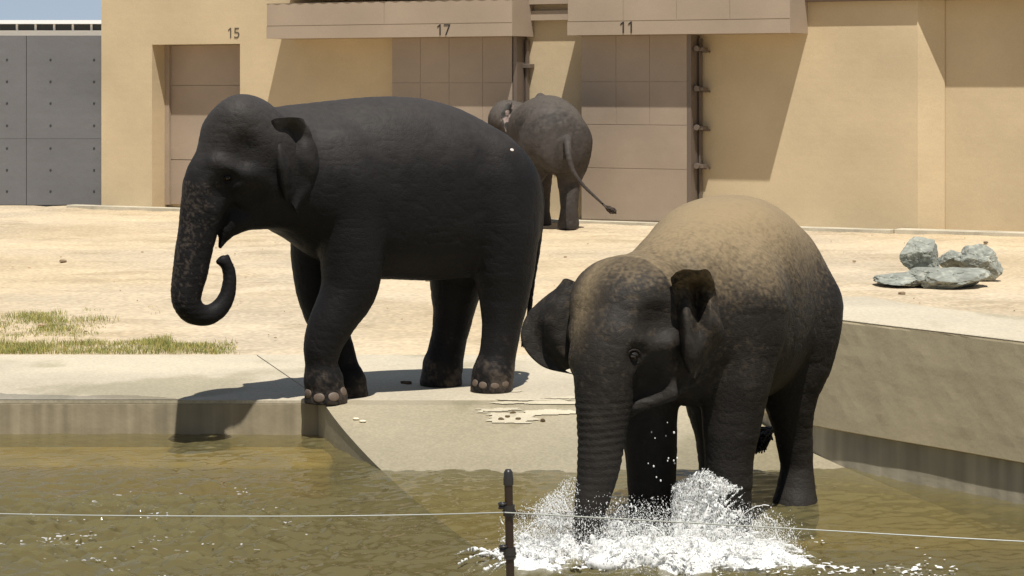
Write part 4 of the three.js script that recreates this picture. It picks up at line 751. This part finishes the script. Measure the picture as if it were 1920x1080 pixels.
{
  const R = rng(77), base = new THREE.MeshPhysicalMaterial({ color: new THREE.Color().setRGB(0.88, 0.88, 0.86), roughness: 0.8, transmission: 0.25 });
  const ridge = (t) => { const px = lerp(965, 1480, t), d = 12.92 + 0.12 * Math.sin(t * 9); return [(px - CX) * d / FOC, -d]; };
  const height = (t) => 0.21 * Math.pow(Math.sin(Math.PI * clamp(t * 0.9 + 0.12)), 0.7);
  const f = new Field();
  // churned water heaped up round trunk and feet
  for (let i = 0; i < 150; i++) {
    const t = R(), [x, z] = ridge(t), a = (R() + R() - 1) * 0.34, hgt = 0.62 * height(t) * (1 - Math.abs(a) / 0.36), r = 0.03 + 0.05 * R() * R(), k = R();
    f.ball([x + (R() - 0.5) * 0.1, WATER - 0.02 + hgt * k, z + a], [r * (1 + R()), r * (0.6 + R() * 0.6) * (1 - 0.35 * k), r * (1 + R())], 0.05);
  }
  const tongue = (x, y, z, vx, vy, vz, r, G = 0.25) => { let p = [x, y, z, r]; const l = [p]; for (let k = 1; k <= 4; k++) { const t = k / 4; l.push([x + vx * t + 0.012 * (R() - 0.5), y + vy * t - G * t * t, z + vz * t, Math.max(0.004, r * (1 - 0.75 * t))]); } f.chain(l, 0.012); };
  for (let i = 0; i < 210; i++) { const t = R(), [x, z] = ridge(t), hh = 0.8 * height(t); tongue(x + (R() - 0.5) * 0.15, WATER + 0.01, z + (R() - 0.5) * 0.4, (t - 0.5 + (R() - 0.5)) * 0.35, hh * (0.6 + 0.9 * R()) + 0.06, (R() - 0.4) * 0.4, 0.006 + 0.007 * R(), 0.1 + 0.15 * R()); }
  for (let i = 0; i < 95; i++) { const w = at(1265 + 70 * R(), 985, 13.2 + 0.3 * R()); tongue(w[0], WATER + 0.02, w[2], 0.04 + 0.36 * R() * R(), 0.22 + 0.25 * R(), (R() - 0.5) * 0.3, 0.005 + 0.006 * R(), 0.05 + 0.2 * R()); }
  const g = surfaceNet(f, [-0.35, WATER - 0.05, -13.8], [2.1, WATER + 0.55, -12.2], 0.0085);
  const p = g.attributes.position, nn = g.attributes.normal;
  for (let i = 0; i < p.count; i++) { const x = p.getX(i), y = p.getY(i), z = p.getZ(i), h = 0.02 * noise3(x * 13, y * 13, z * 13) + 0.011 * noise3(x * 34, y * 26, z * 34) + 0.004 * noise3(x * 80, y * 60, z * 80); p.setXYZ(i, x + nn.getX(i) * h, y + nn.getY(i) * h, z + nn.getZ(i) * h); }
  g.computeVertexNormals();
  const root = group('splash');
  tag(root, 'white churned splash of water around the wading elephant\'s trunk and feet', 'splash', null, 'stuff');
  part('churned_foam', g, base, root);
  // drops and threads thrown up
  const geo = new THREE.IcosahedronGeometry(1, 0), list = [], q = new THREE.Quaternion(), up = new THREE.Vector3(0, 1, 0);
  const drop = (x, y, z, s, dir, L) => { q.setFromUnitVectors(up, dir.normalize()); list.push(new THREE.Matrix4().compose(new THREE.Vector3(x, y, z), q, new THREE.Vector3(s, s * L, s))); };
  for (let i = 0; i < 34000; i++) {
    const t = R(), [x, z] = ridge(t), v = Math.pow(R(), 2.6), a = (R() + R() - 1) * 0.5, s = 0.0008 + 0.0013 * R() + 0.004 * Math.pow(R(), 22);
    drop(x + (R() - 0.5) * 0.2, WATER + 0.0 + height(t) * R() * (1 - Math.abs(a)) + v * 0.2, z + a, s, new THREE.Vector3((R() - 0.5) * 1.6, 1, R() - 0.5), 1 + 3 * R() * R());
  }
  // the jet between the forelegs, breaking up to the right
  for (let i = 0; i < 9000; i++) {
    const t = Math.pow(R(), 0.8), px = 1262 + 125 * R() * (0.35 + 0.65 * t) + 10 * (R() - 0.5), py = 985 - 105 * t * (1 - 0.35 * Math.abs((px - 1320) / 70)) + 8 * (R() - 0.5), w = at(px, py, 13.25 + 0.35 * R());
    drop(...w, 0.0008 + 0.0012 * R() + 0.004 * Math.pow(R(), 20), new THREE.Vector3((px - 1290) / 60 + (R() - 0.5), 1, R() - 0.5), 1 + 4 * R() * R());
  }
  const threads = []; // ropes of water
  for (let i = 0; i < 30; i++) {
    const t = R(), [x, z] = i < 16 ? ridge(t) : [lerp(0.95, 1.3, R()), -13.3], y = WATER + 0.05 + (i < 16 ? height(t) * 0.6 : 0.03), vx = (R() - 0.35) * 0.5, vy = 0.12 + 0.3 * R(), vz = (R() - 0.5) * 0.3, pts = [];
    for (let k = 0; k <= 5; k++) { const s = k / 5; pts.push(new THREE.Vector3(x + vx * s * 0.7 + 0.012 * (R() - 0.5), y + vy * s - 0.22 * s * s, z + vz * s)); }
    const tg = new THREE.TubeGeometry(new THREE.CatmullRomCurve3(pts), 12, 0.0018 + 0.002 * R(), 5), tp = tg.attributes.position; for (let k = 0; k < tp.count; k++) { tp.setXYZ(k, tp.getX(k) + 0.006 * noise3(tp.getX(k) * 60, tp.getY(k) * 60, i), tp.getY(k) + 0.006 * noise3(tp.getY(k) * 60, tp.getZ(k) * 60, i), tp.getZ(k)); }
    tg.computeVertexNormals(); threads.push(tg);
  }
  part('water_thread', mergeGeometries(threads), base, root).userData.kind = 'stuff';
  for (let i = 0; i < 16; i++) { const w = at(1215 + 60 * R(), 790 + 150 * R(), 13.0 + 0.4 * R()); drop(...w, 0.003 + 0.003 * R(), new THREE.Vector3(0, 1, 0), 1.4); }
  for (let i = 0; i < 2200; i++) { const u = R(), w = at(1090 - 60 * u - 30 * R(), 985 - 95 * R() * (1 - u * 0.6), 12.85 + 0.3 * R()); drop(...w, 0.0009 + 0.0015 * R() + 0.004 * Math.pow(R(), 12), new THREE.Vector3(-0.4, 1, 0), 1.6); }
  const im = new THREE.InstancedMesh(geo, base, list.length); list.forEach((m, i) => im.setMatrixAt(i, m)); im.name = 'droplets'; im.userData.kind = 'stuff'; im.castShadow = im.receiveShadow = true; root.add(im);
  // lacy froth afloat: sheets with real holes
  const lace = (fx0, fx1, fz0, fz1, dens, seed) => {
    const s = 0.012, ps = [], ix = [], mp = new Map();
    const on = (i, j) => { const x = fx0 + i * s, z = fz0 + j * s; return dens(x, z) + 0.55 * fbm(x * 5 + seed, z * 7, 2, 3) - 0.9 * Math.abs(noise3(x * 22, z * 26, seed)) + 0.25 * noise3(x * 45, z * 45, 3) > 0.18; };
    const vtx = (i, j) => { const k = i * 4096 + j; if (!mp.has(k)) { const x = fx0 + i * s, z = fz0 + j * s; mp.set(k, ps.length / 3); ps.push(x + 0.004 * noise3(x * 90, z * 90, 1), WATER + 0.014 + 0.01 * noise3(x * 9, z * 9, 5) + 0.006 * noise3(x * 40, z * 40, 2), z); } return mp.get(k); };
    for (let i = 0; i < (fx1 - fx0) / s; i++) for (let j = 0; j < (fz1 - fz0) / s; j++) if (on(i, j)) { const a = vtx(i, j), b = vtx(i + 1, j), c = vtx(i + 1, j + 1), d = vtx(i, j + 1); ix.push(a, d, b, b, d, c); }
    const g = new THREE.BufferGeometry(); g.setAttribute('position', new THREE.Float32BufferAttribute(ps, 3)); g.setIndex(ix); g.computeVertexNormals(); return g;
  };
  part('foam_sheet', lace(-0.4, 2.5, -13.5, -12.1, (x, z) => 0.85 * Math.exp(-(((x - 0.85) / 0.75) ** 2) - ((z + 12.85) / 0.28) ** 2) - 0.12 + 0.32 * Math.exp(-(((x - 1.9) / 0.7) ** 2) - ((z + 12.6) / 0.16) ** 2) + 0.4 * Math.exp(-(((x - 1.65) / 0.3) ** 2) - ((z + 13.85) / 0.4) ** 2), 3), base, root);
  const film2 = new THREE.MeshPhysicalMaterial({ color: new THREE.Color().setRGB(0.72, 0.72, 0.74), roughness: 0.4, transparent: true, opacity: 0.55 });  // pale film that paints sky glints among floating froth
  const fo = mesh('foam_glints', lace(-3.6, -1.2, -15.2, -12.0, (x, z) => 0.2 * Math.exp(-(((x + 2.5) / 0.75) ** 2)) + 0.1 * Math.exp(-(((z + 13.6) / 1.1) ** 2)) - 0.24, 13), film2);
  tag(fo, 'scattered froth flecks and painted sky glints on the stirred water at the left', 'foam_glints', null, 'stuff');
}
// ================================================================ SMALL THINGS
{ // rocks at the right
  const rock = (name, px, py, d, s, seed, label, lift = 0) => {
    const g0 = new THREE.IcosahedronGeometry(1, 24), g = g0.index ? g0 : g0, p = g.attributes.position, col = new Float32Array(p.count * 3), r = rng(seed), planes = [];
    for (let i = 0; i < 15; i++) { const v = new THREE.Vector3(r() - 0.5, r() - 0.5, r() - 0.5).normalize(); planes.push([v, 0.62 + 0.28 * r()]); }
    for (let i = 0; i < p.count; i++) {
      const v = new THREE.Vector3().fromBufferAttribute(p, i).normalize(); let k = 1.08; for (const [n, h] of planes) { const q = v.dot(n); if (q > 0.05) k = Math.min(k, h / q); }
      k *= 1 + 0.13 * fbm(v.x * 3.5 + seed, v.y * 3.5, v.z * 3.5, 6) - 0.06 * Math.max(0, 1 - Math.abs(noise3(v.x * 2.5, v.y * 2.5 + seed, v.z * 2.5)) * 9);
      p.setXYZ(i, v.x * k * s[0], v.y * k * s[1], v.z * k * s[2]);
      const c = 0.85 + 0.5 * fbm(v.x * 5, v.y * 5, v.z * 5 + seed, 4), w = sstep(0.1, 0.35, fbm(v.x * 7 + 5, v.y * 3, v.z * 7, 3)); col[i * 3] = c * lerp(0.9, 1.25, w); col[i * 3 + 1] = c * lerp(0.95, 1.27, w); col[i * 3 + 2] = c * lerp(0.95, 1.25, w);
    }
    g.setAttribute('color', new THREE.BufferAttribute(col, 3)); g.computeVertexNormals();
    const [x, , z] = at(px, py, d), m = mesh(name, g, M.rock); m.position.set(x, s[1] * (lift ? 0.72 : 0.42) + lift, z); m.rotation.y = seed; return tag(m, label, 'rock', null);
  };
  rock('boulder', 1722, 500, 28.3, [0.29, 0.26, 0.28], 4, 'squarish grey boulder standing on the flat rock slabs at the right', 0.12);
  rock('boulder', 1782, 485, 28.7, [0.17, 0.13, 0.2], 7, 'small grey rock right of the squarish boulder', 0.14);
  rock('boulder', 1838, 500, 28.4, [0.3, 0.22, 0.25], 31, 'grey boulder furthest right behind the sloping slab', 0.06);
  rock('rock_slab', 1692, 520, 28.0, [0.36, 0.1, 0.6], 12, 'low pale flat rock slab in front of the squarish boulder');
  rock('rock_slab', 1780, 525, 27.7, [0.5, 0.18, 0.5], 19, 'sloping grey rock slab right of the low pale slab');
}
{ // grass at the left, where sand meets the apron
  const R = rng(9), n = 26000, blade = new THREE.BufferGeometry();
  blade.setAttribute('position', new THREE.Float32BufferAttribute([-0.5, 0, 0, 0.5, 0, 0, -0.3, 0.55, 0.12, 0.3, 0.55, 0.12, 0, 1, 0.4], 3)); blade.setIndex([0, 1, 2, 2, 1, 3, 2, 3, 4]); blade.computeVertexNormals();
  const im = new THREE.InstancedMesh(blade, std([0.245, 0.24, 0.072], 0.9, { side: THREE.DoubleSide }), n), m = new THREE.Matrix4(), c = new THREE.Color();
  let k = 0;
  for (let t = 0; t < 900000 && k < n; t++) {
    const x = lerp(-7.5, -2.0, R()), z = lerp(-20.62, -25.2, Math.pow(R(), 1.25)), dd = -z;
    const px = CX + x * FOC / dd, py = CY + EYE * FOC / dd;
    const front = sstep(530, 300, px) * sstep(624, 648, py) * (0.55 + 0.45 * sstep(520, 380, px)), left = sstep(290, 60, px) * sstep(562, 600, py) * 0.75;
    const w = Math.max(front, left) + 1.0 * fbm(x * 2.6, z * 2.6, 3, 4) - 0.38;
    if (R() * 0.8 > w) continue;
    const h = 0.015 + 0.035 * R() * R() + 0.05 * Math.max(0, noise3(x * 4.5, z * 4.5, 6)) + 0.02 * w, s = 0.004 + 0.004 * R();
    m.compose(new THREE.Vector3(x, -0.01, z), new THREE.Quaternion().setFromEuler(new THREE.Euler((R() - 0.5) * 0.7, R() * 6.3, (R() - 0.5) * 0.7)), new THREE.Vector3(s, h, h)); im.setMatrixAt(k, m);
    const dry = R(); c.setRGB(lerp(0.75, 2.1, dry * dry), lerp(0.9, 1.7, dry * dry), lerp(0.8, 1.7, dry * dry)); im.setColorAt(k, c); k++;
  }
  im.count = k; im.name = 'grass'; im.castShadow = im.receiveShadow = true; scene.add(im);
  tag(im, 'patchy dry green grass along the back edge of the apron at the left', 'grass', null, 'stuff');
}
{ // droppings on the ramp
  const R = rng(15), pts = [[940, 771], [952, 769], [962, 766], [971, 771], [1018, 772], [757, 719], [764, 720]];
  const parts = pts.map(([px, py], i) => { const w = onLevel(px, py, 0), g = new THREE.IcosahedronGeometry(0.014 + 0.012 * R(), 2), p = g.attributes.position; for (let k = 0; k < p.count; k++) { const q = 1 + 0.4 * noise3(p.getX(k) * 60 + i, p.getY(k) * 60, p.getZ(k) * 60); p.setXYZ(k, p.getX(k) * q * 1.4, p.getY(k) * q * 0.7, p.getZ(k) * q); } g.computeVertexNormals(); g.deleteAttribute('uv'); return g.translate(w[0], rampY(w[2]) + 0.006, w[2]); });
  tag(mesh('debris', mergeGeometries(parts), std([0.1, 0.065, 0.03], 1)), 'small dark crumbs of dung at the top of the ramp', 'debris', null, 'stuff');
  [[668, 778], [680, 780]].forEach(([px, py], i) => {
    const w = onLevel(px, py, -0.03), g = new THREE.IcosahedronGeometry(0.022, 2).scale(1.2, 0.4, 1), p = g.attributes.position; for (let k = 0; k < p.count; k++) { const q = 1 + 0.3 * noise3(p.getX(k) * 60 + i * 9, p.getY(k) * 60, p.getZ(k) * 60); p.setXYZ(k, p.getX(k) * q, p.getY(k) * q, p.getZ(k) * q); } g.computeVertexNormals();
    const m = mesh('scrap', g, std([0.75, 0.68, 0.5], 0.7)); m.position.set(w[0], rampY(w[2]) + 0.006, w[2]);
    tag(m, i ? 'right one of two pale scraps on the ramp near the dark elephant' : 'left one of two pale scraps on the ramp near the dark elephant', 'scrap', 'pale scraps on the ramp');
  });
}
{ // wire fence in front
  const d = 10, g = group('fence_post', [at(958, 1080, d)[0] + 0.003, -0.02, -d]), lean = -0.022;
  tag(g, 'thin dark metal fence post with insulators standing in front of the pool', 'fence post');
  const top = at(952, 880, d)[1] + 0.02, cyl = (r0, r1, y0, y1, seg = 20) => new THREE.CylinderGeometry(r1, r0, y1 - y0, seg).translate(0, (y0 + y1) / 2, 0);
  g.rotation.z = 0.02;
  part('pole', mergeGeometries([cyl(0.0185, 0.0185, 0, top - 0.02)]), M.post, g);
  part('cap', new THREE.LatheGeometry([[0.0001, 0.03], [0.012, 0.028], [0.02, 0.016], [0.021, -0.008], [0.0225, -0.012], [0.0225, -0.04], [0.0195, -0.043]].map(([r, y]) => new THREE.Vector2(r, y)), 20).translate(0, top - 0.028, 0), M.fitting, g);
  for (const py of [955, 1035]) {
    const y = at(0, py, d)[1] + 0.02, ins = part('insulator', mergeGeometries([cyl(0.0265, 0.0265, y - 0.028, y + 0.02), cyl(0.03, 0.03, y - 0.012, y - 0.004), new THREE.TorusGeometry(0.016, 0.0055, 8, 18).rotateX(Math.PI / 2).translate(-0.028, y + 0.028, 0.01), new THREE.CylinderGeometry(0.009, 0.009, 0.05, 12).rotateZ(Math.PI / 2).translate(-0.022, y + 0.012, 0.012)].map((q) => q.toNonIndexed())), M.fitting, g);
  }
  const w = (name, pts, label) => { const c = new THREE.CatmullRomCurve3(pts.map(([x, y, z]) => new THREE.Vector3(x, y, z))); tag(mesh(name, new THREE.TubeGeometry(c, 80, 0.0032, 8), M.wire), label, 'wire'); };
  const px = (x, y, dd) => at(x, y, dd);
  w('fence_wire', [px(-60, 962, 10), px(140, 966, 10), px(540, 968, 10), px(800, 965, 10), px(944, 961, 10 - 0.03)], 'taut pale fence wire running left from the dark post over the water');
  w('fence_wire', [px(946, 961, 10 - 0.03), px(1200, 975, 9.9), px(1500, 992, 9.8), px(1780, 1008, 9.7), px(1990, 1019, 9.65)], 'taut pale fence wire running right from the dark post in front of the splash');
}
//@@END
renderer.render(scene, camera);
